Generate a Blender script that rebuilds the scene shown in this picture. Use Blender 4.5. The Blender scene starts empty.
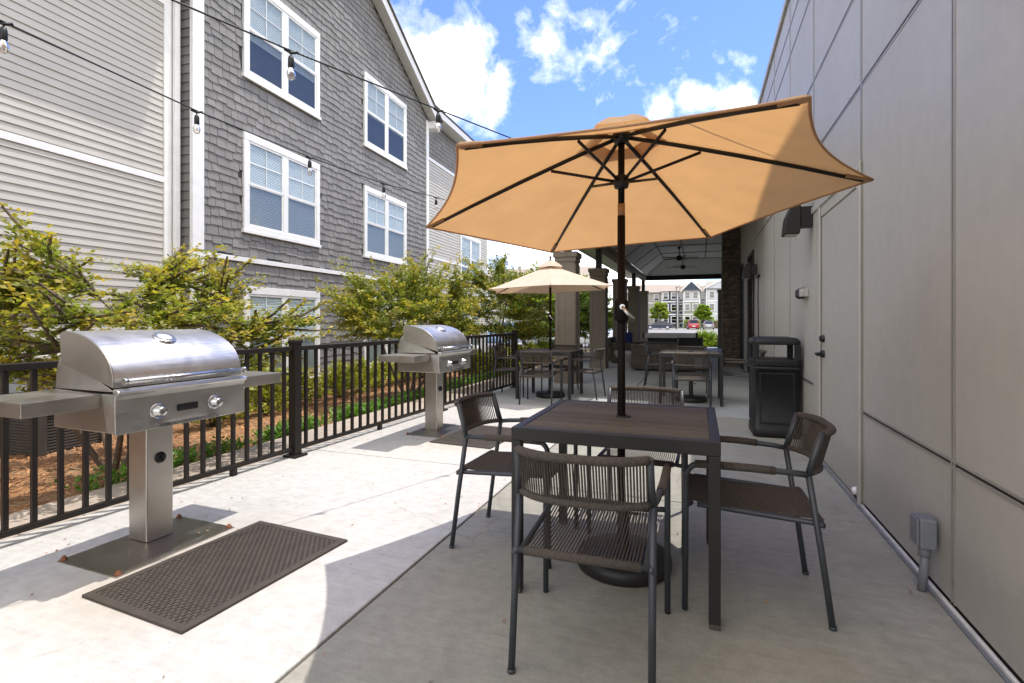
import bpy, math, random
import numpy as np
from mathutils import Vector, Matrix
random.seed(7); rng=np.random.default_rng(7)
PI=math.pi; R_=math.radians
sc=bpy.context.scene
C=bpy.context.collection

# ------------------------------------------------------------------ materials
def newmat(name):
    m=bpy.data.materials.new(name); m.use_nodes=True
    nt=m.node_tree; nt.nodes.clear()
    out=nt.nodes.new('ShaderNodeOutputMaterial')
    return m,nt,out
def N(nt,t,**k):
    n=nt.nodes.new(t)
    for a,b in k.items(): setattr(n,a,b)
    return n
def L(nt,a,b): nt.links.new(a,b)
def ramp(nt,fac,stops):
    r=N(nt,'ShaderNodeValToRGB'); e=r.color_ramp.elements
    while len(e)<len(stops): e.new(.5)
    for q,(p,c) in zip(e,stops):
        q.position=p; q.color=(c[0],c[1],c[2],1) if not isinstance(c,(int,float)) else (c,c,c,1)
    L(nt,fac,r.inputs[0]); return r
def noise(nt,vec,scale,detail=4,rough=.55,dist=0):
    n=N(nt,'ShaderNodeTexNoise'); n.inputs['Scale'].default_value=scale; n.inputs['Detail'].default_value=detail
    n.inputs['Roughness'].default_value=rough; n.inputs['Distortion'].default_value=dist
    if vec is not None: L(nt,vec,n.inputs['Vector'])
    return n
def mixc(nt,f,a,b,mode='MIX'):
    m=N(nt,'ShaderNodeMix',data_type='RGBA',blend_type=mode)
    for s,v in ((0,f),(6,a),(7,b)):
        if hasattr(v,'links') or hasattr(v,'is_linked'): L(nt,v,m.inputs[s])
        else: m.inputs[s].default_value=(v if isinstance(v,(int,float)) else (v[0],v[1],v[2],1))
    return m.outputs[2]
def pm(name,c1,c2=None,scale=6,rough=.6,metal=0,bump=.0,bscale=60,stretch=(1,1,1),lo=.35,hi=.65,fine=0,spec=.5,island=0,c3=None,s3=1.2,streak=0):
    m,nt,out=newmat(name)
    b=N(nt,'ShaderNodeBsdfPrincipled'); L(nt,b.outputs[0],out.inputs[0])
    b.inputs['Roughness'].default_value=rough; b.inputs['Metallic'].default_value=metal
    b.inputs['Specular IOR Level'].default_value=spec
    tc=N(nt,'ShaderNodeTexCoord'); mp=N(nt,'ShaderNodeMapping'); mp.inputs['Scale'].default_value=stretch
    L(nt,tc.outputs['Object'],mp.inputs[0]); vec=mp.outputs[0]
    if c2 is None: c2=tuple(x*.82 for x in c1)
    n1=noise(nt,vec,scale)
    col=ramp(nt,n1.outputs[0],[(lo,c1),(hi,c2)]).outputs[0]
    if c3 is not None:
        n3=noise(nt,vec,s3,5,.6,.6); f=ramp(nt,n3.outputs[0],[(.48,0.0),(.68,1.0)]).outputs[0]
        col=mixc(nt,f,col,c3)
    if streak:
        m2=N(nt,'ShaderNodeMapping'); m2.inputs['Scale'].default_value=(1,9,.35); L(nt,tc.outputs['Object'],m2.inputs[0]); n7=noise(nt,m2.outputs[0],2.2,6,.65,.3)
        col=mixc(nt,1.0,col,ramp(nt,n7.outputs[0],[(.3,1-streak),(.55,1.0)]).outputs[0],'MULTIPLY')
        sz=N(nt,'ShaderNodeSeparateXYZ'); L(nt,tc.outputs['Object'],sz.inputs[0]); n8=noise(nt,tc.outputs['Object'],11,6,.7); ad=N(nt,'ShaderNodeMath',operation='MULTIPLY_ADD'); L(nt,n8.outputs[0],ad.inputs[0]); ad.inputs[1].default_value=-.5; L(nt,sz.outputs[2],ad.inputs[2])
        col=mixc(nt,1.0,col,ramp(nt,ad.outputs[0],[(0.0,.86),(.10,1.0)]).outputs[0],'MULTIPLY')
    if fine:
        n2=noise(nt,vec,bscale*2.2,3); g=ramp(nt,n2.outputs[0],[(.3,1-fine),(.7,1+fine*.3)]).outputs[0]
        col=mixc(nt,1.0,col,g,'MULTIPLY')
    if island:
        ge=N(nt,'ShaderNodeNewGeometry'); g=ramp(nt,ge.outputs['Random Per Island'],[(0,1-island),(1,1+island*.4)]).outputs[0]
        col=mixc(nt,1.0,col,g,'MULTIPLY')
    L(nt,col,b.inputs['Base Color'])
    if bump:
        nb=noise(nt,vec,bscale,4); bp=N(nt,'ShaderNodeBump'); bp.inputs['Strength'].default_value=bump; bp.inputs['Distance'].default_value=.01
        L(nt,nb.outputs[0],bp.inputs['Height']); L(nt,bp.outputs[0],b.inputs['Normal'])
        rr=N(nt,'ShaderNodeMapRange'); rr.inputs[3].default_value=max(0,rough-.1); rr.inputs[4].default_value=min(1,rough+.1)
        L(nt,n1.outputs[0],rr.inputs[0]); L(nt,rr.outputs[0],b.inputs['Roughness'])
    return m
def fabric(name,dif,trans,mix):
    m,nt,out=newmat(name)
    tc=N(nt,'ShaderNodeTexCoord'); n1=noise(nt,tc.outputs['Object'],5,4)
    g=ramp(nt,n1.outputs[0],[(.3,.9),(.7,1.0)]).outputs[0]
    d=N(nt,'ShaderNodeBsdfDiffuse'); t=N(nt,'ShaderNodeBsdfTranslucent'); mx=N(nt,'ShaderNodeMixShader')
    L(nt,mixc(nt,1.0,g,dif,'MULTIPLY'),d.inputs[0]); L(nt,mixc(nt,1.0,g,trans,'MULTIPLY'),t.inputs[0])
    nb=noise(nt,tc.outputs['Object'],3.5,3,.5,.2); bp=N(nt,'ShaderNodeBump'); bp.inputs['Strength'].default_value=.35; bp.inputs['Distance'].default_value=.03
    L(nt,nb.outputs[0],bp.inputs['Height']); L(nt,bp.outputs[0],d.inputs['Normal']); L(nt,bp.outputs[0],t.inputs['Normal'])
    mx.inputs[0].default_value=mix; L(nt,d.outputs[0],mx.inputs[1]); L(nt,t.outputs[0],mx.inputs[2]); L(nt,mx.outputs[0],out.inputs[0])
    return m
def leafmat(name,green,young,tr=.35,dark=.55):
    m,nt,out=newmat(name)
    ge=N(nt,'ShaderNodeNewGeometry'); at=N(nt,'ShaderNodeAttribute'); at.attribute_name='age'
    g=ramp(nt,ge.outputs['Random Per Island'],[(0,tuple(x*dark for x in green)),(.55,green),(1,tuple(min(1,x*1.5) for x in green))]).outputs[0]
    col=mixc(nt,at.outputs['Fac'],g,young)
    p=N(nt,'ShaderNodeBsdfPrincipled'); p.inputs['Roughness'].default_value=.45; L(nt,col,p.inputs['Base Color'])
    t=N(nt,'ShaderNodeBsdfTranslucent'); L(nt,mixc(nt,1.0,col,(1.25,1.3,.6),'MULTIPLY'),t.inputs[0])
    mx=N(nt,'ShaderNodeMixShader'); mx.inputs[0].default_value=tr
    L(nt,p.outputs[0],mx.inputs[1]); L(nt,t.outputs[0],mx.inputs[2]); L(nt,mx.outputs[0],out.inputs[0])
    return m
def glassy(name,tint,refl=.25,rough=.02,rmax=.95):
    m,nt,out=newmat(name)
    lw=N(nt,'ShaderNodeLayerWeight'); lw.inputs[0].default_value=.35
    mr=N(nt,'ShaderNodeMapRange'); mr.inputs[3].default_value=refl; mr.inputs[4].default_value=rmax
    L(nt,lw.outputs['Fresnel'],mr.inputs[0])
    t=N(nt,'ShaderNodeBsdfTransparent'); t.inputs[0].default_value=(*tint,1)
    g=N(nt,'ShaderNodeBsdfGlossy'); g.inputs['Roughness'].default_value=rough
    mx=N(nt,'ShaderNodeMixShader'); L(nt,mr.outputs[0],mx.inputs[0]); L(nt,t.outputs[0],mx.inputs[1]); L(nt,g.outputs[0],mx.inputs[2]); L(nt,mx.outputs[0],out.inputs[0])
    return m
def stonemat(name,c1,c2,mort,bw=.24,rh=.06,msize=.008):
    m,nt,out=newmat(name)
    b=N(nt,'ShaderNodeBsdfPrincipled'); L(nt,b.outputs[0],out.inputs[0]); b.inputs['Roughness'].default_value=.85
    tc=N(nt,'ShaderNodeTexCoord'); sx=N(nt,'ShaderNodeSeparateXYZ'); L(nt,tc.outputs['Object'],sx.inputs[0])
    ad=N(nt,'ShaderNodeMath'); L(nt,sx.outputs[0],ad.inputs[0]); L(nt,sx.outputs[1],ad.inputs[1])
    cb=N(nt,'ShaderNodeCombineXYZ'); L(nt,ad.outputs[0],cb.inputs[0]); L(nt,sx.outputs[2],cb.inputs[1])
    br=N(nt,'ShaderNodeTexBrick'); L(nt,cb.outputs[0],br.inputs[0]); br.inputs['Scale'].default_value=1
    br.inputs['Brick Width'].default_value=bw; br.inputs['Row Height'].default_value=rh; br.inputs['Mortar Size'].default_value=msize
    br.inputs['Color1'].default_value=(*c1,1); br.inputs['Color2'].default_value=(*c2,1); br.inputs['Mortar'].default_value=(*mort,1)
    br.offset=.43; br.squash=.6; br.squash_frequency=3
    n1=noise(nt,tc.outputs['Object'],7,5); g=ramp(nt,n1.outputs[0],[(.3,.6),(.7,1.25)]).outputs[0]
    L(nt,mixc(nt,1.0,br.outputs[0],g,'MULTIPLY'),b.inputs['Base Color'])
    bp=N(nt,'ShaderNodeBump'); bp.inputs['Strength'].default_value=.9; bp.inputs['Distance'].default_value=.03
    s=N(nt,'ShaderNodeMath',operation='SUBTRACT'); L(nt,n1.outputs[0],s.inputs[0]); L(nt,br.outputs['Fac'],s.inputs[1])
    L(nt,s.outputs[0],bp.inputs['Height']); L(nt,bp.outputs[0],b.inputs['Normal'])
    return m
def brushed(name,col,rough=.3,st=(60,1.2,60)):
    m,nt,out=newmat(name)
    b=N(nt,'ShaderNodeBsdfPrincipled'); L(nt,b.outputs[0],out.inputs[0]); b.inputs['Metallic'].default_value=1
    tc=N(nt,'ShaderNodeTexCoord'); mp=N(nt,'ShaderNodeMapping'); mp.inputs['Scale'].default_value=st; L(nt,tc.outputs['Object'],mp.inputs[0])
    n1=noise(nt,mp.outputs[0],4,4); n2=noise(nt,tc.outputs['Object'],5,5,.6,.8)
    L(nt,mixc(nt,.35,ramp(nt,n1.outputs[0],[(.3,tuple(x*.94 for x in col)),(.7,col)]).outputs[0],ramp(nt,n2.outputs[0],[(.35,tuple(x*.66 for x in col)),(.62,col)]).outputs[0],'MULTIPLY'),b.inputs['Base Color'])
    ad=N(nt,'ShaderNodeMath'); L(nt,n1.outputs[0],ad.inputs[0]); L(nt,n2.outputs[0],ad.inputs[1])
    rr=N(nt,'ShaderNodeMapRange'); rr.inputs[1].default_value=.6; rr.inputs[2].default_value=1.4; rr.inputs[3].default_value=rough-.08; rr.inputs[4].default_value=rough+.16
    L(nt,ad.outputs[0],rr.inputs[0]); L(nt,rr.outputs[0],b.inputs['Roughness'])
    bp=N(nt,'ShaderNodeBump'); bp.inputs['Strength'].default_value=.06; bp.inputs['Distance'].default_value=.005
    L(nt,n1.outputs[0],bp.inputs['Height']); L(nt,bp.outputs[0],b.inputs['Normal'])
    return m
def concrete(name,c1,c2,stain,edge=.25,spots=()):
    m,nt,out=newmat(name)
    b=N(nt,'ShaderNodeBsdfPrincipled'); L(nt,b.outputs[0],out.inputs[0]); b.inputs['Specular IOR Level'].default_value=.3
    tc=N(nt,'ShaderNodeTexCoord'); o=tc.outputs['Object']
    n1=noise(nt,o,1.1,6,.6,.5); n2=noise(nt,o,14,6,.65); n3=noise(nt,o,110,3,.7)
    mp=N(nt,'ShaderNodeMapping'); mp.inputs['Scale'].default_value=(2,14,1); mp.inputs['Rotation'].default_value=(0,0,.15); L(nt,o,mp.inputs[0]); n4=noise(nt,mp.outputs[0],3,5,.6,.6)
    col=ramp(nt,n1.outputs[0],[(.3,c1),(.7,c2)]).outputs[0]
    col=mixc(nt,.55,col,ramp(nt,n2.outputs[0],[(.3,.72),(.6,1.06)]).outputs[0],'MULTIPLY')
    col=mixc(nt,.5,col,ramp(nt,n4.outputs[0],[(.3,.8),(.65,1.05)]).outputs[0],'MULTIPLY')
    col=mixc(nt,.6,col,ramp(nt,n3.outputs[0],[(.25,.72),(.5,1.0)]).outputs[0],'MULTIPLY')
    n5=noise(nt,o,2.3,5,.7,1.2); col=mixc(nt,ramp(nt,n5.outputs[0],[(.6,0.0),(.78,edge*2)]).outputs[0],col,stain)
    wv=noise(nt,o,3,4,.6); vm=N(nt,'ShaderNodeVectorMath',operation='MULTIPLY_ADD'); L(nt,wv.outputs['Color'],vm.inputs[0]); vm.inputs[1].default_value=(.25,.25,.25); L(nt,o,vm.inputs[2])
    vc=N(nt,'ShaderNodeTexVoronoi',feature='DISTANCE_TO_EDGE'); vc.inputs['Scale'].default_value=.55; L(nt,vm.outputs[0],vc.inputs[0])
    ck=ramp(nt,vc.outputs['Distance'],[(0.0,.35),(.0018,0.0)]).outputs[0]; nm=noise(nt,o,.9,2); ck=mixc(nt,1.0,ck,ramp(nt,nm.outputs[0],[(.5,0.0),(.56,1.0)]).outputs[0],'MULTIPLY')
    col=mixc(nt,ck,col,tuple(x*.5 for x in stain))
    # small dark spots
    v=N(nt,'ShaderNodeTexVoronoi'); v.inputs['Scale'].default_value=5; L(nt,o,v.inputs[0])
    sp=ramp(nt,v.outputs['Distance'],[(.03,.75),(.07,0.0)]).outputs[0]; n6=noise(nt,o,1.7,2); sp2=mixc(nt,1.0,sp,ramp(nt,n6.outputs[0],[(.5,0.0),(.6,1.0)]).outputs[0],'MULTIPLY')
    col=mixc(nt,sp2,col,tuple(x*.6 for x in stain))
    for (cx,cy,rad) in spots:
        m3=N(nt,'ShaderNodeMapping'); m3.inputs['Location'].default_value=(-cx,-cy*.8,0); m3.inputs['Scale'].default_value=(1,.8,1); L(nt,o,m3.inputs[0])
        ln=N(nt,'ShaderNodeVectorMath',operation='LENGTH'); L(nt,m3.outputs[0],ln.inputs[0]); n9=noise(nt,o,6,6,.7)
        ad=N(nt,'ShaderNodeMath',operation='MULTIPLY_ADD'); L(nt,n9.outputs[0],ad.inputs[0]); ad.inputs[1].default_value=.5; L(nt,ln.outputs['Value'],ad.inputs[2])
        col=mixc(nt,ramp(nt,ad.outputs[0],[(rad*.9,.55),(rad*1.15,.25),(rad*1.5,0.0)]).outputs[0],col,stain)
    L(nt,col,b.inputs['Base Color'])
    rr=N(nt,'ShaderNodeMapRange'); rr.inputs[3].default_value=.55; rr.inputs[4].default_value=.9; L(nt,n2.outputs[0],rr.inputs[0]); L(nt,rr.outputs[0],b.inputs['Roughness'])
    bp=N(nt,'ShaderNodeBump'); bp.inputs['Strength'].default_value=.25; bp.inputs['Distance'].default_value=.004
    ad=N(nt,'ShaderNodeMath'); L(nt,n2.outputs[0],ad.inputs[0]); L(nt,n3.outputs[0],ad.inputs[1]); L(nt,ad.outputs[0],bp.inputs['Height']); L(nt,bp.outputs[0],b.inputs['Normal'])
    return m

M={}
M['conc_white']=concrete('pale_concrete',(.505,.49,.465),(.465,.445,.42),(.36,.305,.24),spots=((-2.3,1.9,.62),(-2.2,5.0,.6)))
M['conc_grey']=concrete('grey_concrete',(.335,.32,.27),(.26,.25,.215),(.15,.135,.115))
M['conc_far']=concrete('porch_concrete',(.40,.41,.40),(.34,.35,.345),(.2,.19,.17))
M['conc_walk']=concrete('walkway_concrete',(.42,.35,.29),(.35,.29,.24),(.25,.2,.16))
M['mulch']=pm('mulch',(.46,.225,.09),(.24,.11,.05),38,.95,bump=1.0,bscale=55,fine=.5,lo=.35,hi=.6,c3=(.3,.2,.11),s3=3)
M['chips']=pm('wood_chips',(.52,.28,.12),(.34,.17,.07),5,.9,island=.6)
M['soil']=pm('grass_ground',(.07,.11,.03),(.1,.12,.045),3,.95,bump=.6,bscale=20,fine=.4)
M['asphalt']=pm('asphalt',(.25,.24,.23),(.21,.20,.19),1.5,.9,bump=.3,bscale=60,fine=.2)
M['siding']=pm('beige_siding',(.455,.435,.395),(.425,.405,.37),2,.65,bump=.05,bscale=80)
M['siding_r']=M['siding']
M['shingle']=pm('grey_shake_shingle',(.215,.208,.203),(.19,.184,.18),6,.85,bump=.3,bscale=60,stretch=(1,1,.3),fine=.12,island=.16)
M['shingle_back']=pm('shingle_shadow_gap',(.05,.048,.047),rough=.9)
M['white']=pm('white_trim',(.76,.76,.76),(.70,.70,.69),5,.5)
M['roofing']=pm('roof_shingle',(.14,.13,.125),(.09,.085,.08),30,.9,bump=.5,bscale=40)
M['roof_tan']=pm('brown_roof',(.30,.25,.21),(.24,.2,.17),8,.9)
M['blind']=pm('window_blind',(.80,.80,.79),(.75,.75,.74),3,.6)
M['screen']=pm('insect_screen',(.17,.18,.19),(.13,.14,.15),4,.7)
M['glass']=glassy('window_glass',(.84,.91,.92),.09,.02,.22)
M['glass_dark']=glassy('dark_window_glass',(.12,.13,.14),.12)
M['panelwall']=pm('greige_wall_panel',(.435,.42,.38),(.425,.41,.372),1.3,.5,bump=.12,bscale=5,c3=(.415,.40,.362),s3=.8,fine=.06,streak=.03)
M['flange']=pm('joint_flange_metal',(.33,.31,.285),rough=.4,metal=.2)
M['reveal']=pm('panel_reveal',(.07,.065,.06),rough=.7)
M['coping']=pm('metal_coping',(.5,.49,.47),rough=.4,metal=.3)
M['coping2']=pm('white_metal_flashing',(.78,.77,.74),(.6,.58,.55),9,.35,metal=.2)
M['flash']=brushed('galvanised_flashing',(.62,.62,.62),.4)
M['steel']=brushed('stainless_steel',(.66,.645,.62),.36)
M['steel_dull']=brushed('stained_stainless_steel',(.56,.53,.49),.33)
M['steel_shine']=brushed('polished_steel',(.66,.66,.66),.22,(5,5,5))
M['rust']=pm('rusty_bolt',(.2,.07,.03),rough=.8)
M['blackp']=pm('black_plastic',(.009,.009,.010),(.013,.013,.014),5,.5,bump=.05,bscale=120,spec=.35)
M['iron']=pm('black_powder_coated_fence',(.013,.010,.009),(.018,.014,.012),8,.45,spec=.3)
M['bronze']=pm('dark_bronze_metal',(.011,.009,.008),(.016,.013,.011),8,.45,spec=.3)
M['frame']=pm('charcoal_powder_coat',(.030,.034,.042),(.040,.044,.052),10,.45)
M['rope']=pm('brown_grey_rope',(.095,.077,.064),(.066,.053,.045),90,.85,bump=.8,bscale=300,stretch=(1,1,1))
M['slat']=pm('brown_table_slat',(.128,.110,.086),(.10,.086,.068),25,.6,stretch=(.12,3,3),bump=.2,bscale=60,island=.25,spec=.15)
M['tframe']=pm('black_table_frame',(.015,.014,.014),(.02,.019,.019),6,.45,spec=.35)
M['canopy']=fabric('umbrella_fabric',(.52,.37,.24),(.70,.38,.15),.42)
M['canopy2']=fabric('pale_umbrella_fabric',(.62,.52,.43),(.75,.5,.3),.25)  # paler, less translucent fabric for the farther umbrella
M['mat']=pm('rubber_mat',(.055,.043,.033),(.042,.033,.026),12,.7,bump=.3,bscale=90)
M['column']=pm('taupe_column_board',(.215,.18,.14),(.19,.16,.125),5,.7,bump=.1,bscale=40)
M['soffit']=pm('porch_ceiling_board',(.74,.71,.66),(.70,.67,.62),2,.7)
M['stone']=stonemat('ledge_stone',(.24,.165,.115),(.09,.075,.065),(.05,.045,.04))
M['stone2']=stonemat('base_stone',(.34,.25,.19),(.2,.16,.14),(.12,.1,.09),.25,.1)
M['bark']=pm('bark',(.16,.115,.08),(.09,.065,.05),18,.9,bump=.6,bscale=50,stretch=(1,1,.3))
M['leaf']=leafmat('myrtle_leaf',(.20,.24,.04),(.62,.43,.07),.45)
M['leaf_b']=leafmat('green_leaf',(.23,.33,.05),(.48,.48,.07),.48)
M['leaf_y']=leafmat('shrub_leaf',(.28,.31,.04),(.5,.44,.06),.4)
M['leaf_g']=leafmat('weed_leaf',(.11,.24,.03),(.2,.34,.05))
M['leaf_h']=leafmat('hedge_leaf',(.22,.33,.035),(.45,.5,.06),.4)
M['acgrey']=pm('ac_cabinet',(.075,.068,.06),(.06,.055,.05),5,.6)
M['meter']=pm('meter_grey',(.33,.33,.32),rough=.5)
M['pvc']=pm('grey_pvc',(.17,.18,.20),(.14,.15,.165),9,.5)
M['wicker']=stonemat('wicker_weave',(.2,.16,.13),(.13,.105,.085),(.05,.04,.035),.05,.02,.003)
M['cushion']=pm('dark_cushion',(.06,.055,.055),rough=.9)
M['blue']=pm('blue_pillow_fabric',(.015,.03,.16),rough=.9)
M['paleobj']=pm('pale_composite',(.45,.42,.39),rough=.6)
M['bulbglass']=glassy('bulb_glass',(.97,.95,.92),.14)
M['fil']=pm('filament',(.55,.3,.1),rough=.4,metal=.6)
M['orange']=pm('amber_lens',(.75,.38,.12),rough=.4)
for n_ in M['orange'].node_tree.nodes:
    if n_.type=='BSDF_PRINCIPLED': n_.inputs['Emission Color'].default_value=(1,.55,.2,1); n_.inputs['Emission Strength'].default_value=.5
M['navy']=pm('navy_cladding',(.045,.06,.095),rough=.7)
M['cream']=pm('cream_cladding',(.42,.40,.36),rough=.7)
M['greyclad']=pm('sage_grey_cladding',(.30,.30,.26),rough=.7)
M['whiteclad']=pm('white_cladding',(.55,.57,.62),rough=.7)
M['darkpane']=glassy('far_window_pane',(.08,.1,.12),.12)
M['tyre']=pm('tyre_rubber',(.015,.015,.015),rough=.8)
M['rim']=brushed('alloy',(.6,.6,.62),.3)
def paint(name,c): 
    m=pm(name,c,tuple(x*.95 for x in c),3,.25); b=[n for n in m.node_tree.nodes if n.type=='BSDF_PRINCIPLED'][0]; b.inputs['Coat Weight'].default_value=.8; return m
M['p_navy']=paint('dark_blue_car_paint',(.02,.028,.055)); M['p_red']=paint('red_car_paint',(.38,.015,.03)); M['p_silver']=paint('silver_car_paint',(.45,.48,.52)); M['p_white']=paint('white_car_paint',(.72,.74,.77)); M['p_blue']=paint('pale_blue_car_paint',(.28,.4,.6)); M['p_grey']=paint('grey_car_paint',(.3,.31,.32))
M['lred']=pm('tail_lamp',(.35,.01,.01),rough=.2); M['lclear']=pm('head_lamp',(.7,.7,.7),rough=.1)

# ------------------------------------------------------------------ mesh helper
class MB:
    def __init__(s): s.v=[]; s.f=[]; s.sm=[]
    def add(s,vs,fs,sm=False,M4=None):
        o=len(s.v)
        if M4 is not None: vs=[tuple(M4@Vector(p)) for p in vs]
        s.v+= [tuple(p) for p in vs]; s.f+=[tuple(i+o for i in f) for f in fs]; s.sm+=[sm]*len(fs); return s
    def box(s,x0,x1,y0,y1,z0,z1,M4=None):
        return s.add([(x0,y0,z0),(x1,y0,z0),(x1,y1,z0),(x0,y1,z0),(x0,y0,z1),(x1,y0,z1),(x1,y1,z1),(x0,y1,z1)],
          [(0,3,2,1),(4,5,6,7),(0,1,5,4),(1,2,6,5),(2,3,7,6),(3,0,4,7)],False,M4)
    def tube(s,path,r,n=10,M4=None,cap=True):
        P=[Vector(p) for p in path]; k=len(P); rs=r if isinstance(r,(list,tuple)) else [r]*k
        vs=[];fs=[]
        T=[(P[min(i+1,k-1)]-P[max(i-1,0)]).normalized() for i in range(k)]
        a=Vector((0,0,1)) if abs(T[0].z)<.9 else Vector((1,0,0))
        U=T[0].cross(a).normalized()
        for i in range(k):
            U=(U-T[i]*U.dot(T[i])).normalized(); W=T[i].cross(U)
            for j in range(n):
                an=2*PI*j/n; vs.append(P[i]+(U*math.cos(an)+W*math.sin(an))*rs[i])
        for i in range(k-1):
            for j in range(n): fs.append((i*n+j,i*n+(j+1)%n,(i+1)*n+(j+1)%n,(i+1)*n+j))
        s.add(vs,fs,True,M4)
        if cap: 
            o=len(s.v)-len(vs); s.f+=[tuple(o+j for j in range(n))[::-1],tuple(o+(k-1)*n+j for j in range(n))]; s.sm+=[False,False]
        return s
    def lathe(s,prof,c=(0,0,0),n=24,M4=None):
        vs=[];fs=[]
        for r,z in prof:
            for j in range(n): an=2*PI*j/n; vs.append((c[0]+r*math.cos(an),c[1]+r*math.sin(an),c[2]+z))
        k=len(prof)
        for i in range(k-1):
            for j in range(n): fs.append((i*n+j,i*n+(j+1)%n,(i+1)*n+(j+1)%n,(i+1)*n+j))
        return s.add(vs,fs,True,M4)
    def prism(s,poly,a0,a1,axis='y',M4=None,sm=False):
        # poly in the two other axes
        def P(u,v,w): return {'y':(u,w,v),'x':(w,u,v),'z':(u,v,w)}[axis]
        n=len(poly); vs=[P(u,v,a0) for u,v in poly]+[P(u,v,a1) for u,v in poly]
        s.add(vs,[(i,(i+1)%n,n+(i+1)%n,n+i) for i in range(n)],sm,M4)
        o=len(s.v)-2*n; s.f+=[tuple(o+i for i in range(n))[::-1],tuple(o+n+i for i in range(n))]; s.sm+=[False,False]
        return s
    def build(s,name,mat,parent=None,bevel=0,seg=2,loc=None):
        me=bpy.data.meshes.new(name); me.from_pydata(s.v,[],s.f); me.polygons.foreach_set('use_smooth',s.sm); me.update()
        if mat: me.materials.append(mat)
        o=bpy.data.objects.new(name,me); C.objects.link(o)
        if parent: o.parent=parent
        if loc: o.location=loc
        if bevel:
            b=o.modifiers.new('bevel','BEVEL'); b.width=bevel; b.segments=seg; b.limit_method='ANGLE'; b.angle_limit=R_(40); b.harden_normals=False
        return o
def tag(o,label=None,cat=None,group=None,kind=None):
    if label: o['label']=label
    if cat: o['category']=cat
    if group: o['group']=group
    if kind: o['kind']=kind
    return o
def thing(name,label,cat,loc=(0,0,0),rz=0,group=None):
    o=bpy.data.objects.new(name,None); o.empty_display_size=.1; C.objects.link(o); o.location=loc; o.rotation_euler=(0,0,rz)
    return tag(o,label,cat,group)
def dup(root,loc,rz,label,group=None):
    r=root.copy(); C.objects.link(r); r.location=loc; r.rotation_euler=(0,0,rz); r['label']=label
    if group: r['group']=group
    for ch in list(root.children):
        c=ch.copy(); C.objects.link(c); c.parent=r
        for g in list(ch.children):
            d=g.copy(); C.objects.link(d); d.parent=c
    return r
def struct(name,mb,mat,**k): return tag(mb.build(name,mat,**k),kind='structure')
def arc(c,r,a0,a1,n,plane='xz',y=0):
    return [(c[0]+r*math.cos(a0+(a1-a0)*i/n),c[1]+r*math.sin(a0+(a1-a0)*i/n)) for i in range(n+1)]

# ------------------------------------------------------------------ ground
SX,SY=.205,.22      # shadow offset per metre of height (sun direction)
def terr(x,y):
    if y>22: base=-.42
    else: base=-.42
    t=min(1,max(0,(-4.2-x)/3.9)); z=-.09-.36*(t**.9)
    if x>-4.2: z=-.2
    if y>19: 
        k=min(1,(y-19)/4); z=z*(1-k)+base*k
    if x<-12 or x>14: z=-.6
    return z
mb=MB(); xs=[-900,-300,-100,-40,-20,-12,-11,-10,-9,-8.2,-7.5,-6.8,-6,-5.2,-4.6,-4.2,-4.19,-2,1,4,10,16,30,80,300,900]; ys=[-300,-60,-20,-10,-5,-2,0,2,4,6,8,10,12,14,16,18,19,20,21,22,23,24,28,40,80,120,200,500,1500]
mb.add([(x,y,terr(x,y)-.02) for y in ys for x in xs],[(j*len(xs)+i,j*len(xs)+i+1,(j+1)*len(xs)+i+1,(j+1)*len(xs)+i) for j in range(len(ys)-1) for i in range(len(xs)-1)])
struct('ground',mb,M['soil'])
mb=MB(); nx,ny=60,260
for j in range(ny+1):
    for i in range(nx+1):
        x=-4.22-4.6*i/nx; y=-3+24*j/ny
        mb.v.append((x,y,terr(x,y)+random.uniform(-.012,.02)))
mb.f=[(j*(nx+1)+i,(j+1)*(nx+1)+i,(j+1)*(nx+1)+i+1,j*(nx+1)+i+1) for j in range(ny) for i in range(nx)]; mb.sm=[True]*len(mb.f)
tag(mb.build('mulch_bed',M['mulch']),kind='structure')
# loose chips on the mulch
v=[];f=[]
for k in range(15000):
    x=random.uniform(-8.2,-4.3); y=random.uniform(.2,15); z=terr(x,y)+random.uniform(.006,.03); a=random.uniform(0,PI); l=random.uniform(.012,.035); w=random.uniform(.004,.01); t=random.uniform(-.5,.5)
    dx,dy=math.cos(a)*l,math.sin(a)*l; ex,ey=-math.sin(a)*w,math.cos(a)*w; o=len(v)
    v+=[(x-dx-ex,y-dy-ey,z-l*t*.5),(x+dx-ex,y+dy-ey,z+l*t),(x+dx+ex,y+dy+ey,z+l*t),(x-dx+ex,y-dy+ey,z-l*t*.5)]; f.append((o,o+1,o+2,o+3))
mb=MB(); mb.v=v; mb.f=f; mb.sm=[False]*len(f); tag(mb.build('wood_chips',M['chips']),'loose reddish wood chips scattered over the planting bed','mulch',kind='stuff')

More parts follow.
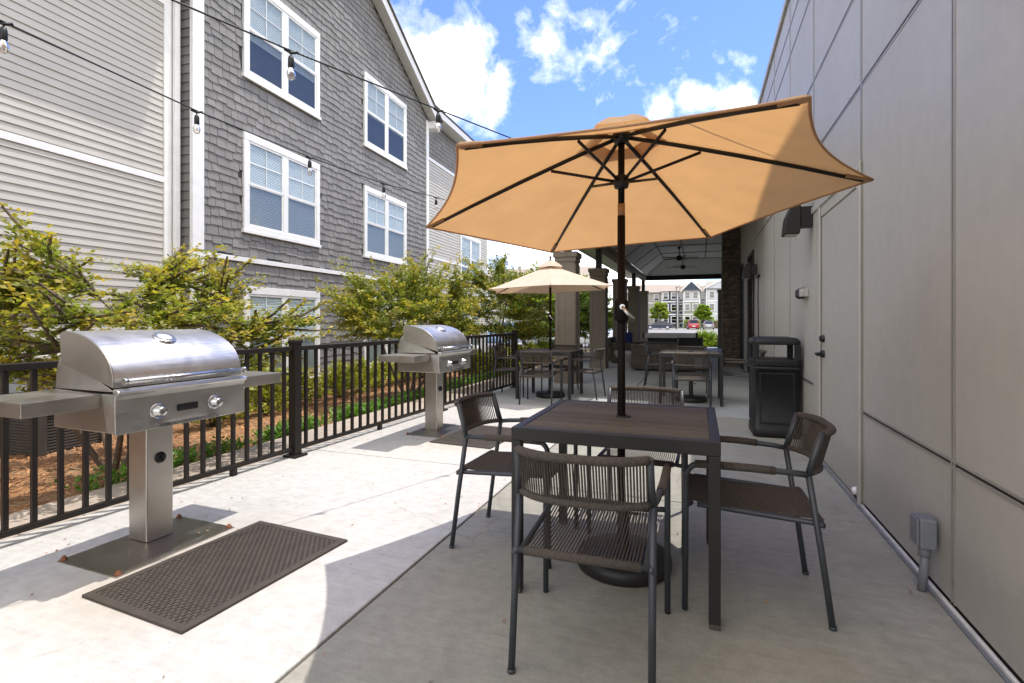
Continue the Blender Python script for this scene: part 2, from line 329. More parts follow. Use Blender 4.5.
# patio slabs (each slab separated by real joints)
FX=lambda y: -3.41+.049*(y-3.72)          # fence line
XB=-1.345
def slab(name,poly,mat,z=0):
    mb=MB(); mb.prism(poly,-.14,z,'z'); return struct(name,mb,mat,bevel=.006,seg=2)
g=.006
for (y0,y1) in ((-4,.62),(.62,3.97),(3.97,7.06)):
    slab('patio_slab',[(FX(y0)-.13,y0+g),(XB-g,y0+g),(XB-g,y1-g),(FX(y1)-.13,y1-g)],M['conc_white'])
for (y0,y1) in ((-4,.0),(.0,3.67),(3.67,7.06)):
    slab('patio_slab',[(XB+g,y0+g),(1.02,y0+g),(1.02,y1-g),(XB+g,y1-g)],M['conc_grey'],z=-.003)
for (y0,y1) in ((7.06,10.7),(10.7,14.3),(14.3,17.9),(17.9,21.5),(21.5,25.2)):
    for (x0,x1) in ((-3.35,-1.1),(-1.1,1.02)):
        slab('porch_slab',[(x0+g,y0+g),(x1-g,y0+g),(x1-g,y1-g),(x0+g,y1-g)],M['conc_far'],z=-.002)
struct('slab_bed',MB().box(-3.9,1.0,-4,25,-.2,-.05),M['reveal'])
for y0 in np.arange(-2.6,22,1.5):
    y1=y0+1.5
    mb=MB(); mb.prism([(-4.24,y0+.004),(FX(y0)-.15,y0+.004),(FX(y1)-.15,y1-.004),(-4.24,y1-.004)],-.2,-.045,'z')
    struct('sidewalk',mb,M['conc_walk'],bevel=.008)
struct('parking_lot',MB().box(-70,60,27,108,-.5,-.4),M['asphalt'])
struct('kerb',MB().box(-70,60,26.82,26.98,-.5,-.28),M['conc_walk'],bevel=.02)
mb=MB()
for k in range(14): mb.box(-19.95+2.8*k,-19.85+2.8*k,29,34,-.399,-.396)
struct('parking_lines',mb,M['white'])
struct('far_lawn',MB().box(-70,60,108,112,-.5,-.3),M['soil'])

v=[];f=[]
rg=random.Random(5)
for k in range(420):
    x=rg.uniform(-3.4,.95); y=rg.uniform(.5,7.5)
    if rg.random()<.5: x=FX(y)+abs(rg.gauss(.1,.5)) if rg.random()<.6 else .95-abs(rg.gauss(0,.08))
    z=.003+rg.random()*.004; a=rg.uniform(0,PI); l=rg.uniform(.002,.011); w=l*rg.uniform(.25,.6); o=len(v)
    dx,dy=math.cos(a)*l,math.sin(a)*l; ex,ey=-math.sin(a)*w,math.cos(a)*w
    v+=[(x-dx,y-dy,z),(x+ex,y+ey,z+l*.4),(x+dx,y+dy,z+.001),(x-ex,y-ey,z)]; f.append((o,o+3,o+2,o+1))
mb=MB(); mb.v=v; mb.f=f; mb.sm=[False]*len(f); tag(mb.build('litter_debris',M['chips']),'tiny dry leaf bits and chips scattered over the patio concrete','debris',kind='stuff')

# ------------------------------------------------------------------ left building (apartment block)
AL=R_(3.3)
bld=thing('apartment_building','grey shingled and beige sided three storey apartment building with white trim beyond the fence','building',(0,0,0))
# local frame: x = outward normal (towards patio), y = along the wall, z up
def bf(o): o.matrix_local=Matrix.Rotation(AL,4,'Z')@Matrix.Translation((0,0,0)); return o
def P(mb,name,mat,bevel=0,parent=bld):
    o=mb.build(name,mat,parent,bevel=bevel)
    if parent is bld: bf(o)
    return o
OB=-7.78; OS=-8.03; ORr=-8.4; GZ=-.75; S0,S1=6.96,16.05; SE=23.9
P(MB().box(-20,OB-.001,S0,S1,GZ,7.9),'wall',M['shingle_back'])
# shake shingles
def shingles(x0,s0,s1,z0f,ztop,z1max,holes,exp=.16,nm='shingle_cladding'):
    mb=MB(); z=z0f; row=0
    while z<z1max:
        s=s0-random.uniform(0,.1)
        while s<s1:
            w=random.uniform(.13,.26); a=max(s,s0); b=min(s+w-.009,s1)
            if b-a>.02:
                cs=(a+b)/2; zt=z+exp+.03
                if ztop(cs)>z+.02 and not any(h[0]<cs<h[1] and h[2]<z+exp*.6<h[3] for h in holes):
                    dz=random.choice((0,0,-.024,.02,-.014,.01)); t0=.023+random.uniform(0,.006)
                    zt=min(zt,ztop(cs)+.05)
                    mb.add([(x0,a,z+dz),(x0,b,z+dz),(x0+t0,b,z+dz),(x0+t0,a,z+dz),(x0,a,zt),(x0,b,zt),(x0+.006,b,zt),(x0+.006,a,zt)],
                       [(0,1,2,3),(3,2,6,7),(0,3,7,4),(1,5,6,2)])
            s+=w
        z+=exp; row+=1
    return P(mb,nm,M['shingle'])
WB=[(8.05,10.31),(12.18,14.51)]; ZR=[(-.1,1.87),(2.93,4.83),(5.9,7.87)]
holes=[(a,b,c,d) for a,b in WB for c,d in ZR]
SA=(S0+S1)/2; ZE=8.2; SL=.56; ZR_=7.85
ztop=lambda s: ZR_+SL*(min(s-S0,S1-s)+.25)
shingles(OB,S0+.2,S1-.12,GZ,ztop,11,holes+[(S0,S1,2.27,2.42)])
mb=MB(); mb.prism([(S0,ZR_+.1),(S1,ZR_+.1),(SA,ZR_+SL*(S1-SA)+.1)],-20,OB-.002,'x'); P(mb,'gable_wall',M['shingle_back'])
# return face of the bay (towards camera)
mb=MB(); z=GZ
while z<8.2:
    mb.add([(OS,S0,z),(OB,S0,z),(OB,S0-.026,z),(OS,S0-.026,z),(OS,S0,z+.17),(OB,S0,z+.17),(OB,S0-.006,z+.17),(OS,S0-.006,z+.17)],[(0,3,2,1),(3,7,6,2),(2,6,5,1)]); z+=.155
P(mb,'return_cladding',M['shingle'])
P(MB().box(OB-.02,OB+.05,S0-.03,S0+.2,GZ,8.0),'corner_board',M['white'],.004)
P(MB().box(OB-.62,OB+.05,S1-.12,S1+.05,GZ,7.95),'corner_board',M['white'],.004)
P(MB().box(OB,OB+.055,S0+.2,S1-.12,2.33,2.42),'belt_trim',M['white'],.004)
# rakes + gable roof
def rake(s_foot,sgn):
    zf=ZR_; 
    sA=SA; zA=ZR_+SL*(S1-SA)
    mb=MB()
    a=(s_foot,zf-.0); b=(sA,zA+SL*.35)
    mb.prism([(s_foot,zf-.02),(sA,zA+SL*.35-.02),(sA,zA+SL*.35+.26),(s_foot,zf+.24)] if sgn>0 else [(s_foot,zf-.02),(s_foot,zf+.24),(sA,zA+SL*.35+.26),(sA,zA+SL*.35-.02)],OB-.0+.28,OB+.33,'x'); P(mb,'rake_board',M['white'])
    mb=MB(); mb.prism([(s_foot,zf+.06),(sA,zA+SL*.35+.06),(sA,zA+SL*.35+.10),(s_foot,zf+.10)],OB+.0,OB+.285,'x'); P(mb,'rake_soffit',M['white'])
    mb=MB(); mb.prism([(s_foot-.12*sgn*-1,zf+.18),(sA,zA+SL*.35+.262),(sA,zA+SL*.35+.32),(s_foot+.12*sgn,zf+.24)],-20,OB+.38,'x'); P(mb,'roof',M['roofing'])
rake(S1+.35,1); rake(S0-.35,-1)
mb=MB().box(OB-.62,OB+.3,S1+.05,S1+.4,ZR_-.14,ZR_+.10); P(mb,'eave_return',M['white'],.01)
# siding wing (near)
def siding(x0,s0,s1,z0,z1,exp=.112,nm='lap_siding'):
    mb=MB(); z=z0
    while z<z1-1e-3:
        zt=min(z+exp,z1)
        a=s0; 
        while a<s1-1e-3:
            b=min(s1,a+random.choice((3.66,3.66,2.4,1.6))); 
            if s1-b<.3: b=s1
            d=random.choice((0,.0025)); mb.add([(x0+.020+d,a,z),(x0+.020+d,b,z),(x0+.004+d,b,zt),(x0+.004+d,a,zt),(x0,a,z),(x0,b,z)],[(0,1,2,3),(4,5,1,0),(1,2,5)]); a=b
        z+=exp
    return P(mb,nm,M['siding'])
P(MB().box(-20,OS-.001,-6,S0,GZ,7.4),'wall',M['siding'])
siding(OS,-6,S0-.33,.73,3.5); siding(OS,-6,S0-.33,3.62,6.46)
shingles(OS,-3,S0-.33,6.6,lambda s:7.4,7.4,[])
P(MB().box(OS,OS+.035,-6,S0-.33,3.5,3.6),'belt_trim',M['white'],.003)
P(MB().box(OS,OS+.035,-6,S0-.33,6.46,6.58),'belt_trim',M['white'],.003)
P(MB().box(OS,OS+.06,-6,S0-.2,GZ,.70),'stone_base',M['stone2'])
P(MB().box(OS,OS+.085,-6,S0-.2,.70,.745),'stone_cap',M['siding'],.005)
P(MB().box(OS-.01,OS+.04,S0-.335,S0-.2,.0,7.4),'corner_board',M['white'],.004)
mb=MB().box(OS+.045,OS+.115,S0-.20,S0-.10,-.6,7.4); P(mb,'downspout',M['white'],.012)
EV=7.42; 
P(MB().box(OS-.1,OS+.72,-7,S0-.03,EV,EV+.04),'eave_soffit',M['white'])
P(MB().box(OS+.62,OS+.72,-7,5.0,EV+.05,EV+.22),'fascia',M['white'])
mb=MB(); mb.prism([(OS+.78,EV+.2),(-14,EV+3),(-14,EV+2.9),(OS+.7,EV+.14)],-7,S0-.04,'y'); P(mb,'roof',M['roofing'])
# recessed wing (far)
P(MB().box(-20,ORr-.001,S1,SE,GZ,8.6),'wall',M['siding'])
siding(ORr,S1+.05,SE-.1,GZ,3.5); siding(ORr,S1+.05,SE-.1,3.62,7.1)
shingles(ORr,S1+.05,SE-.1,7.25,lambda s:8.6,8.6,[])
P(MB().box(ORr,ORr+.035,S1+.05,SE-.1,3.5,3.6),'belt_trim',M['white'])
P(MB().box(ORr,ORr+.035,S1+.05,SE-.1,7.1,7.22),'belt_trim',M['white'])
P(MB().box(ORr-.02,ORr+.04,SE-.1,SE+.02,GZ,8.6),'corner_board',M['white'])
P(MB().box(ORr-.1,ORr+.5,S1+.1,SE+.4,8.6,8.64),'eave_soffit',M['white'])
P(MB().box(ORr+.44,ORr+.5,S1+.1,SE+.4,8.65,8.86),'fascia',M['white'])
mb=MB(); mb.prism([(ORr+.55,8.86),(-14,11.4),(-14,11.3),(ORr+.48,8.8)],S1+.1,SE+.45,'y'); P(mb,'roof',M['roofing'])
mb=MB()
for k in range(12): mb.tube([(OB-.1+.0,S1+.05,8.1),(OB-.05,S1+.2,8.1)],.045,8)
P(mb,'gutter_end',M['white'])
def window(off,s0,s1,z0,z1,blind=1.0):
    w=bpy.data.objects.new('window',None)
    tr=.11; m=(s0+s1)/2; fr=.045
    mb=MB()
    for (a,b,c,d) in ((s0-.0,s1+.0,z1-tr*1.3,z1),(s0,s1,z0,z0+tr)): mb.box(off,off+.062,a,b,c,d)
    for (a,b) in ((s0,s0+tr),(s1-tr,s1)): mb.box(off,off+.058,a,b,z0+tr,z1-tr*1.3)
    mb.box(off,off+.075,s0-.03,s1+.03,z0-.035,z0+.03) 
    fo=P(mb,'window',M['white'],.004)
    i0,i1,j0,j1=s0+tr,s1-tr,z0+tr,z1-tr*1.3; jm=(j0+j1)/2
    mb=MB()
    mb.box(off+.012,off+.05,m-.05,m+.05,j0,j1)
    for (a,b) in ((i0,m-.05),(m+.05,i1)):
        for (c,d,x) in ((j0,jm,.038),(jm-.02,j1,.046)):
            mb.box(off+.012,off+x,a,a+fr,c,d); mb.box(off+.012,off+x,b-fr,b,c,d)
            mb.box(off+.012,off+x+.002,a+fr,b-fr,c,c+fr); mb.box(off+.012,off+x+.002,a+fr,b-fr,d-fr,d)
        mid=(a+b)/2; q=(jm+j1)/2
        mb.box(off+.026,off+.034,mid-.008,mid+.008,jm+.02,j1-fr); mb.box(off+.026,off+.035,a+fr,b-fr,q-.008,q+.008)
    mb.build('sash',M['white'],fo)
    mb=MB()
    zz=j0+ (j1-j0)*(1-blind)
    while zz<j1:
        mb.add([(off+.012,i0,zz+.027),(off+.012,i1,zz+.027),(off+.022,i1,zz),(off+.022,i0,zz),(off+.004,i0,zz-.012),(off+.004,i1,zz-.012)],[(3,2,1,0)]); 
        zz+=.032
    mb.build('blind',M['blind'],fo)
    mb=MB().box(off+.002,off+.0035,i0,i1,j0,j1); mb.build('dark_room',M['reveal'],fo)
    mb=MB()
    for (a,b) in ((i0,m),(m,i1)): mb.add([(off+.030,a,j0),(off+.030,b,j0),(off+.030,b,j1),(off+.030,a,j1)],[(0,1,2,3)])
    mb.build('pane',M['glass'],fo)
    mb=MB()
    for (a,b) in ((i0+fr,m-.05-fr),(m+.05+fr,i1-fr)): mb.add([(off+.0255,a,j0+fr),(off+.0255,b,j0+fr),(off+.0255,b,jm-fr),(off+.0255,a,jm-fr)],[(0,1,2,3)])
    mb.build('insect_screen',M['scr'],fo)
m,nt,out=newmat('screen_mesh'); t=N(nt,'ShaderNodeBsdfTransparent'); d=N(nt,'ShaderNodeBsdfDiffuse'); d.inputs[0].default_value=(.06,.065,.07,1); mx=N(nt,'ShaderNodeMixShader'); mx.inputs[0].default_value=.38; L(nt,t.outputs[0],mx.inputs[1]); L(nt,d.outputs[0],mx.inputs[2]); L(nt,mx.outputs[0],out.inputs[0]); M['scr']=m
for k,(a,b) in enumerate(WB):
    for r,(c,d) in enumerate(ZR): window(OB,a,b,c,d,1.0 if r<2 else (.62,.55)[k])
for (c,d) in ((-.1,1.87),(2.93,4.93),(5.9,7.0)): window(ORr,20.44,22.9,c,d)
for (c,d) in ((-.1,1.87),): window(ORr,17.2,19.2,c,d)

# meters and AC unit by the building
ca,sa=math.cos(AL),math.sin(AL)
def wl(x,s): return (x*ca-s*sa, x*sa+s*ca)
for i,s in enumerate((4.52,4.80,5.07)):
    x,y=wl(OS+.062,s)
    t=thing('electric_meter','grey electric meter box on the stone base, '+('leftmost','middle','rightmost')[i]+' of the three','meter',(x,y,.30),AL,'electric meters on the wall')
    MB().box(0,.10,-.10,.10,0,.38).build('meter_box',M['meter'],t,bevel=.006)
    mb=MB(); mb.lathe([(0.0,.07),(.05,.065),(.07,.03),(.075,0)],(0,0,0),16,Matrix.Translation((.102,0,.26))@Matrix.Rotation(PI/2,4,'Y')); mb.build('meter_dial',M['glass'],t)
    MB().tube([(.05,0,0),(.05,0,-.4),(.05,0,-.62)],.02,8).build('conduit',M['meter'],t)
x0,y0=-7.68,4.22
t=thing('air_conditioner','dark grey louvred air conditioning condenser standing on the mulch by the siding wall','air conditioner',(x0,y0,-.45),AL)
mb=MB()
for k in range(17): mb.box(-.345,.345,-.345,.345,.05+k*.036,.05+k*.036+.022)
for (a,b) in ((-1,-1),(1,-1),(-1,1),(1,1)): mb.box(a*.36-.035,a*.36+.035,b*.36-.035,b*.36+.035,0,.66)
mb.build('louvres',M['acgrey'],t,bevel=.004)
MB().box(-.33,.33,-.33,.33,.03,.66).build('coil',M['reveal'],t)
mb=MB().box(-.39,.39,-.39,.39,.665,.71); mb.build('top_panel',M['acgrey'],t,bevel=.015)
mb=MB()
for k in range(8): mb.lathe([(.05+.04*k,.715),(.055+.04*k,.725),(.06+.04*k,.715)],n=24)
mb.build('fan_grille',M['blackp'],t)
MB().box(-.45,.45,-.45,.45,-.05,0.0).build('pad',M['conc_walk'],t)

# ------------------------------------------------------------------ right building (panel wall)
rb=thing('clubhouse_building','long flat greige metal panel wall building along the right side of the patio','building')
def Q(mb,name,mat,bevel=0,seg=1,parent=rb): return mb.build(name,mat,parent,bevel=bevel,seg=seg)
Q(MB().box(1.022,12,-6,24.9,-.2,5.0),'wall_core',M['reveal'])
JY=[-5.6,-4.2,-2.85,-1.45,-.07,1.3,2.68,4.0,5.52,6.88,8.25,9.6,10.95]; JZ=[.022,.615,2.77,3.45,4.33,4.68,5.02]
mb=MB()
DY0,DY1,DZ=4.0,5.52,2.24
for i in range(len(JY)-1):
    for j in range(len(JZ)-1):
        y0,y1,z0,z1=JY[i]+.009,JY[i+1]-.009,JZ[j]+.008,JZ[j+1]-.008
        if i==7 and j==0: continue
        if i==7 and j==1: z0=DZ+.006
        Q(MB().box(1.0,1.0215,y0,y1,z0,z1),'wall_panel',M['panelwall'],.003)
mb=MB()
lt=MB(); Z9=5.02
for y in JY[1:]:
    zb_=DZ+.04 if y in (4.0,5.52) else .03
    for d in (-1,1): lt.box(.9965,.9995,y+d*.013-.005,y+d*.013+.005,zb_,Z9)
for z in JZ[1:-1]:
    for (a,b) in (((-5.6,DY0-.04),(DY1+.04,10.95)) if z<DZ else ((-5.6,10.95),)):
        for d in (-1,1): lt.box(.997,.9996,a,b,z+d*.013-.005,z+d*.013+.005)
Q(lt,'reveal_flange',M['flange'])
for y in JY[1:]: mb.box(1.006,1.0218,y-.012,y+.012,.022,5.02) if y not in (4.0,5.52) else mb.box(1.006,1.0218,y-.012,y+.012,DZ,5.02)
for z in JZ[1:-1]:
    if z<DZ: mb.box(1.007,1.0217,-5.6,DY0,z-.011,z+.011); mb.box(1.007,1.0217,DY1,10.95,z-.011,z+.011)
    else: mb.box(1.007,1.0217,-5.6,10.95,z-.011,z+.011)
Q(mb,'joint_trim',M['bronze'])
Q(MB().box(.965,1.4,-6,24.9,5.03,5.12),'coping',M['coping'],.01)
Q(MB().box(.984,.9985,-5.6,DY0-.04,.0,.02),'base_flashing',M['coping2'],.003); Q(MB().box(.984,.9985,DY1,10.9,.0,.02),'base_flashing',M['coping2'],.003)
Q(MB().box(.968,.9835,-5.6,10.9,-.002,.006),'sealant_strip',M['pvc'])
# door
mb=MB().box(.992,1.0215,3.985,4.1,.0,DZ); mb.box(.992,1.0215,5.2,5.52,0,DZ); mb.box(.9922,1.0213,4.1,5.2,2.12,DZ); Q(mb,'door_frame',M['panelwall'],.004)
mb=MB().box(.978,.9915,3.97,4.03,.0,DZ-.03); mb.box(.978,.9915,3.97,5.55,DZ-.03,DZ+.03); mb.box(.978,.9915,5.18,5.235,0,DZ-.03); Q(mb,'door_trim',M['panelwall'],.004)
d=Q(MB().box(1.0,1.03,4.105,5.195,.01,2.115),'door',M['panelwall'],.004)
mb=MB(); mb.lathe([(0,.03),(.028,.03),(.032,.01),(.033,0)],(0,0,0),16,Matrix.Translation((1.0,5.1,.93))@Matrix.Rotation(-PI/2,4,'Y')); mb.tube([(1.0,5.1,.93),(.945,5.1,.93),(.935,5.09,.93),(.935,4.99,.925)],.011,8); Q(mb,'door_handle',M['blackp'],parent=d)
mb=MB(); mb.lathe([(0,.035),(.022,.035),(.03,.01),(.031,0)],(0,0,0),16,Matrix.Translation((1.0,5.1,1.06))@Matrix.Rotation(-PI/2,4,'Y')); Q(mb,'deadbolt',M['bronze'],parent=d)
# storefront part
Q(MB().box(1.0,1.0215,10.956,11.2,.02,5.02),'wall_panel',M['panelwall'])
Q(MB().box(1.0,1.0215,12.45,13.85,.02,5.02),'wall_panel',M['panelwall']); Q(MB().box(1.0,1.0215,11.2,12.45,2.6,5.02),'wall_panel',M['panelwall']); Q(MB().box(1.0,1.0215,13.85,24.9,2.6,5.02),'wall_panel',M['panelwall']); Q(MB().box(1.0,1.0215,15.5,24.9,.02,.9),'wall_panel',M['panelwall'])
for (a,b) in ((11.2,12.45),(13.85,14.8),(16,19),(19.5,22.5)):
    mb=MB().box(.97,1.021,a,a+.07,.9 if a>15 else .02,2.6); mb.box(.97,1.021,b-.07,b,.9 if a>15 else .02,2.6); mb.box(.971,1.0205,a+.07,b-.07,2.53,2.6); mb.box(.971,1.0205,a+.07,b-.07,.9 if a>15 else .02,.98 if a>15 else .1)
    w=Q(mb,'window',M['bronze']); Q(MB().box(.995,1.0,a+.07,b-.07,.1,2.53),'pane',M['glass_dark'],parent=w)
# stone pier
t=thing('stone_pier','dark brown ledge stone pier at the porch corner against the wall','pier',(.56,14.9,0))
MB().box(0,.46,0,.6,0,3.9).build('stone_shaft',M['stone'],t,bevel=.01)
# lamp, strobe etc.
def walllamp(y,z,label):
    t=thing('wall_lamp',label,'wall lamp',(1.0,y,z),0,'dark wedge lamps on the panel wall')
    MB().box(-.11,-.001,-.07,.07,-.03,.16).build('wall_box',M['bronze'],t,bevel=.006)
    mb=MB(); pr=[(-.11,.19),(-.16,.20),(-.20,.15),(-.235,.06),(-.25,-.06),(-.25,-.10),(-.12,-.10),(-.11,-.04)]
    mb.prism(pr,-.10,.10,'y'); mb.build('lamp_hood',M['bronze'],t,bevel=.008)
    MB().box(-.235,-.13,-.085,.085,-.105,-.101).build('lens',M['paleobj'],t)
walllamp(5.6,2.13,'dark wedge shaped wall lamp beside the door, nearer of the two')
walllamp(10.7,2.1,'small dark wall lamp far along the panel wall above the bin')
t=thing('alarm_strobe','black fire alarm horn with clear strobe on the wall between door and lamp','alarm',(1.0,5.85,1.49))
MB().box(-.07,0,-.09,.02,-.04,.04).build('strobe_lens',M['paleobj'],t,bevel=.008)
mb=MB(); mb.prism([(-.05,-.03),(-.02,-.055),(.0,-.055),(.0,.055),(-.02,.055),(-.05,.03)],.02,.25,'y',Matrix.Translation((-.02,0,0))); mb.build('horn_body',M['blackp'],t,bevel=.006)
t=thing('downspout_cable','thin dark cable conduit running down the panel wall behind the bin','conduit',(.99,10.35,0))
MB().tube([(0,0,2.0),(-.005,.01,1.6),(0,-.01,1.1),(0,0,.4),(0,0,.02)],.008,6).build('cable',M['bronze'],t)
MB().box(-.02,.01,-.2,.2,1.99,2.03).build('bracket',M['bronze'],t)
t=thing('outlet_box','grey weatherproof outlet box on a short conduit by the wall','outlet box',(.955,2.84,0))
MB().tube([(-.012,0,0),(-.004,0,.1),(.0,0,.2)],.018,12).build('conduit_pipe',M['pvc'],t)
MB().tube([(-.004,0,.155),(0,0,.2)],.024,12).build('coupling',M['pvc'],t)
bx=MB().box(-.035,.03,-.05,.05,.2,.335).build('box_body',M['pvc'],t,bevel=.008)
MB().box(-.045,-.0355,-.045,.045,.21,.33).build('box_cover',M['pvc'],t,bevel=.004)
t=thing('wall_drain','small white pipe outlet at the foot of the wall next to the door','pipe',(.985,4.08,.07))
MB().lathe([(0,.02),(.02,.02),(.028,0),(.028,-.03)],(0,0,0),14,Matrix.Rotation(-PI/2,4,'Y')).build('pipe_cap',M['white'],t)
MB().box(-.005,.012,-.03,.03,-.05,-.028).build('pipe_bracket',M['blackp'],t)

# ------------------------------------------------------------------ fence
fn=thing('metal_fence','black metal picket fence along the patio edge behind the grills','fence',(FX(3.72),3.72,0),-R_(2.8))
PY=[-7.6,-5.07,-2.53,0,2.54,5.17]
for a in PY:
    po=MB().box(-.04,.04,a-.04,a+.04,0,1.01).box(-.046,.046,a-.046,a+.046,1.01,1.04).build('post',M['iron'],fn,bevel=.006)
    MB().box(-.075,.075,a-.075,a+.075,0,.02).build('base_plate',M['iron'],po,bevel=.004)
for a,b in zip(PY[:-1],PY[1:]):
    MB().box(-.024,.024,a+.04,b-.04,.945,.985).build('top_rail',M['iron'],fn,bevel=.005)
    MB().box(-.018,.018,a+.04,b-.04,.055,.09).build('bottom_rail',M['iron'],fn,bevel=.004)
pk=None
for a,b in zip(PY[1:-1],PY[2:]):
    n=20
    for k in range(1,n):
        y=a+(b-a)*k/n
        if y<-3.6: continue
        if pk is None: pk=MB().box(-.0125,.0125,-.0125,.0125,.09,.945).build('picket',M['iron'],fn); o=pk
        else: o=pk.copy(); C.objects.link(o)
        o.location=(0,y,0)
MB().box(-.02,.02,-.65,-.61,0,.055).build('foot',M['iron'],fn)
MB().box(-.02,.02,1.2,1.24,0,.055).build('foot',M['iron'],fn)

# ------------------------------------------------------------------ grills
def grill(loc,label,ped=(0,0)):
    g=thing('gas_grill',label,'grill',loc,-R_(1.6),'pedestal gas grills by the fence')
    px_,py_=ped
    MB().box(-.10+px_,.05+px_,.005+py_,.155+py_,.006,.69).build('pedestal',M['steel_dull'],g,bevel=.008)
    bp=MB().box(-.16+px_,.30+px_,-.30+py_,.345+py_,0,.006).build('base_plate',M['steel_dull'],g,bevel=.001)
    for (x,y) in ((-.14,-.28),(.28,-.28),(-.14,.325),(.28,.325)):
        x+=px_; y+=py_
        MB().lathe([(0,.026),(.008,.026),(.009,.018),(.015,.016),(.015,.006)],(x,y,0),6).build('anchor_bolt',M['rust'],bp)
    d=MB(); d.lathe([(0,.014),(.022,.014),(.03,.006),(.032,0)],(0,0,0),18,Matrix.Translation((.05+px_,.08+py_,.455))@Matrix.Rotation(PI/2,4,'Y')); d.box(.064+px_,.075+px_,.076+py_,.084+py_,.437,.473)
    d.build('timer_dial',M['blackp'],g)
    f=MB(); f.prism([(-.12,.69),(.355,.69),(.355,.865),(-.12,.88)],-.335,.335,'y'); f.build('firebox',M['steel_dull'],g,bevel=.006)
    c=MB(); c.prism([(.356,.688),(.376,.688),(.372,.85),(.376,.868),(.392,.875),(.398,.885),(.39,.895),(.36,.9),(.356,.9)],-.35,.35,'y'); c.build('control_panel',M['steel'],g,bevel=.003)
    MB().box(.3745,.380,-.055,.055,.755,.79).build('name_plate',M['blackp'],g,bevel=.002)
    k=MB(); k.box(.3745,.40,-.16,.16,.703,.712); k.box(.395,.40,-.16,.16,.695,.703); k.build('drip_tray_lip',M['steel_shine'],g)
    for y in (-.155,.155):
        b=MB(); b.lathe([(.0,.004),(.036,.004),(.039,.0)],(0,0,0),24,Matrix.Translation((.3745,y,.772))@Matrix.Rotation(PI/2,4,'Y')); kb=b.build('knob_bezel',M['steel_shine'],g)
        b=MB(); b.lathe([(.030,.004),(.030,.012),(.024,.016),(.023,.038),(.018,.042),(0,.042)],(0,0,0),24,Matrix.Translation((.3745,y,.772))@Matrix.Rotation(PI/2,4,'Y')); b.build('knob',M['steel_shine'],kb)
    # lid
    cur=[(.35,.905)]
    cur+=[(.353,.94)]
    cx,cz,rx,rz=-.02,.93,.372,.235
    for i in range(0,17):
        a=.12+(PI/2-.12)*i/16; cur.append((cx+rx*math.cos(a),cz+rz*math.sin(a)))
    cur+=[(-.045,1.155),(-.05,1.12),(-.035,1.01)]
    lid=MB(); n=len(cur)
    # curved shell with smooth normals
    vs=[(x,-.34,z) for x,z in cur]+[(x,.34,z) for x,z in cur]
    lid.add(vs,[(i,i+1,n+i+1,n+i) for i in range(n-1)],True)
    o=lid.build('lid',M['steel'],g)
    for y in (-.34,.34):
        side=MB(); side.prism(list(cur),y-.006*(y<0),y+.006*(y>0),'y')
        side.build('lid_side',M['steel_dull'],o,bevel=.002)
    h=MB(); h.tube([(.40,-.315,.935),(.40,.315,.935)],.0125,14)
    for y in (-.29,.29): h.tube([(.345,y,.935),(.40,y,.935)],.009,8)
    for y in (-.33,.315): h.tube([(.40,y,.935),(.40,y+.015,.935)],.0165,12)
    h.build('handle',M['steel_shine'],o)
    tn=MB(); an=.95; px=cx+rx*math.cos(an); pz=cz+rz*math.sin(an); nrm=Vector((math.cos(an)/rx,0,math.sin(an)/rz)).normalized()
    rot=nrm.to_track_quat('Z','Y').to_matrix().to_4x4()
    T=Matrix.Translation((px,-.0,pz))@rot
    tn.lathe([(.056,-.004),(.056,.006),(.050,.012),(.044,.010),(.0,.010)],(0,0,0),28,T); t_=tn.build('thermometer',M['steel_shine'],o)
    tn=MB(); tn.lathe([(.0,.0115),(.034,.0115),(.034,.0105)],(0,0,0),24,T); tn.build('dial_face',M['white'],t_)
    # rear hood
    hd=MB(); poly=[(.33,.882),(.12,.97)]+[(-.0+.10*math.cos(a)-.02,.92+.16*math.sin(a)) for a in [PI*(.35+.65*i/9) for i in range(10)]]+[(-.12,.882)]
    hd.prism(poly,-.325,.325,'y',sm=False); hd.build('rear_hood',M['steel'],g,bevel=.003)
    for s in (-1,1):
        e=.68
        sh=MB(); y0,y1=.352,(.72 if s>0 else .65)
        a,b=(y0,y1) if s>0 else (-y1,-y0)
        sh.box(-.13,.275,a,b,.872,.876); 
        sh.box(.271,.275,a,b,.812,.872); sh.box(-.13,-.126,a,b,.812,.872)
        yy=b if s>0 else a+.004; sh.box(-.126,.271,yy-.004,yy,.812,.872)
        sh.build('side_shelf',M['steel_dull'],g,bevel=.0015)
        br=MB(); br.prism([(.276,.875),(.36,.875),(.36,.70),(.32,.70)],(y0-.02 if s>0 else -y0+.0),(y0 if s>0 else -y0+.02),'y'); br.build('shelf_bracket',M['steel'],g)
    return g
grill((-2.88,1.98,0),'stainless steel pedestal gas grill nearest the camera at the left')
grill((-2.80,4.97,0),'farther stainless steel pedestal gas grill, halfway along the fence',(.02,.13))
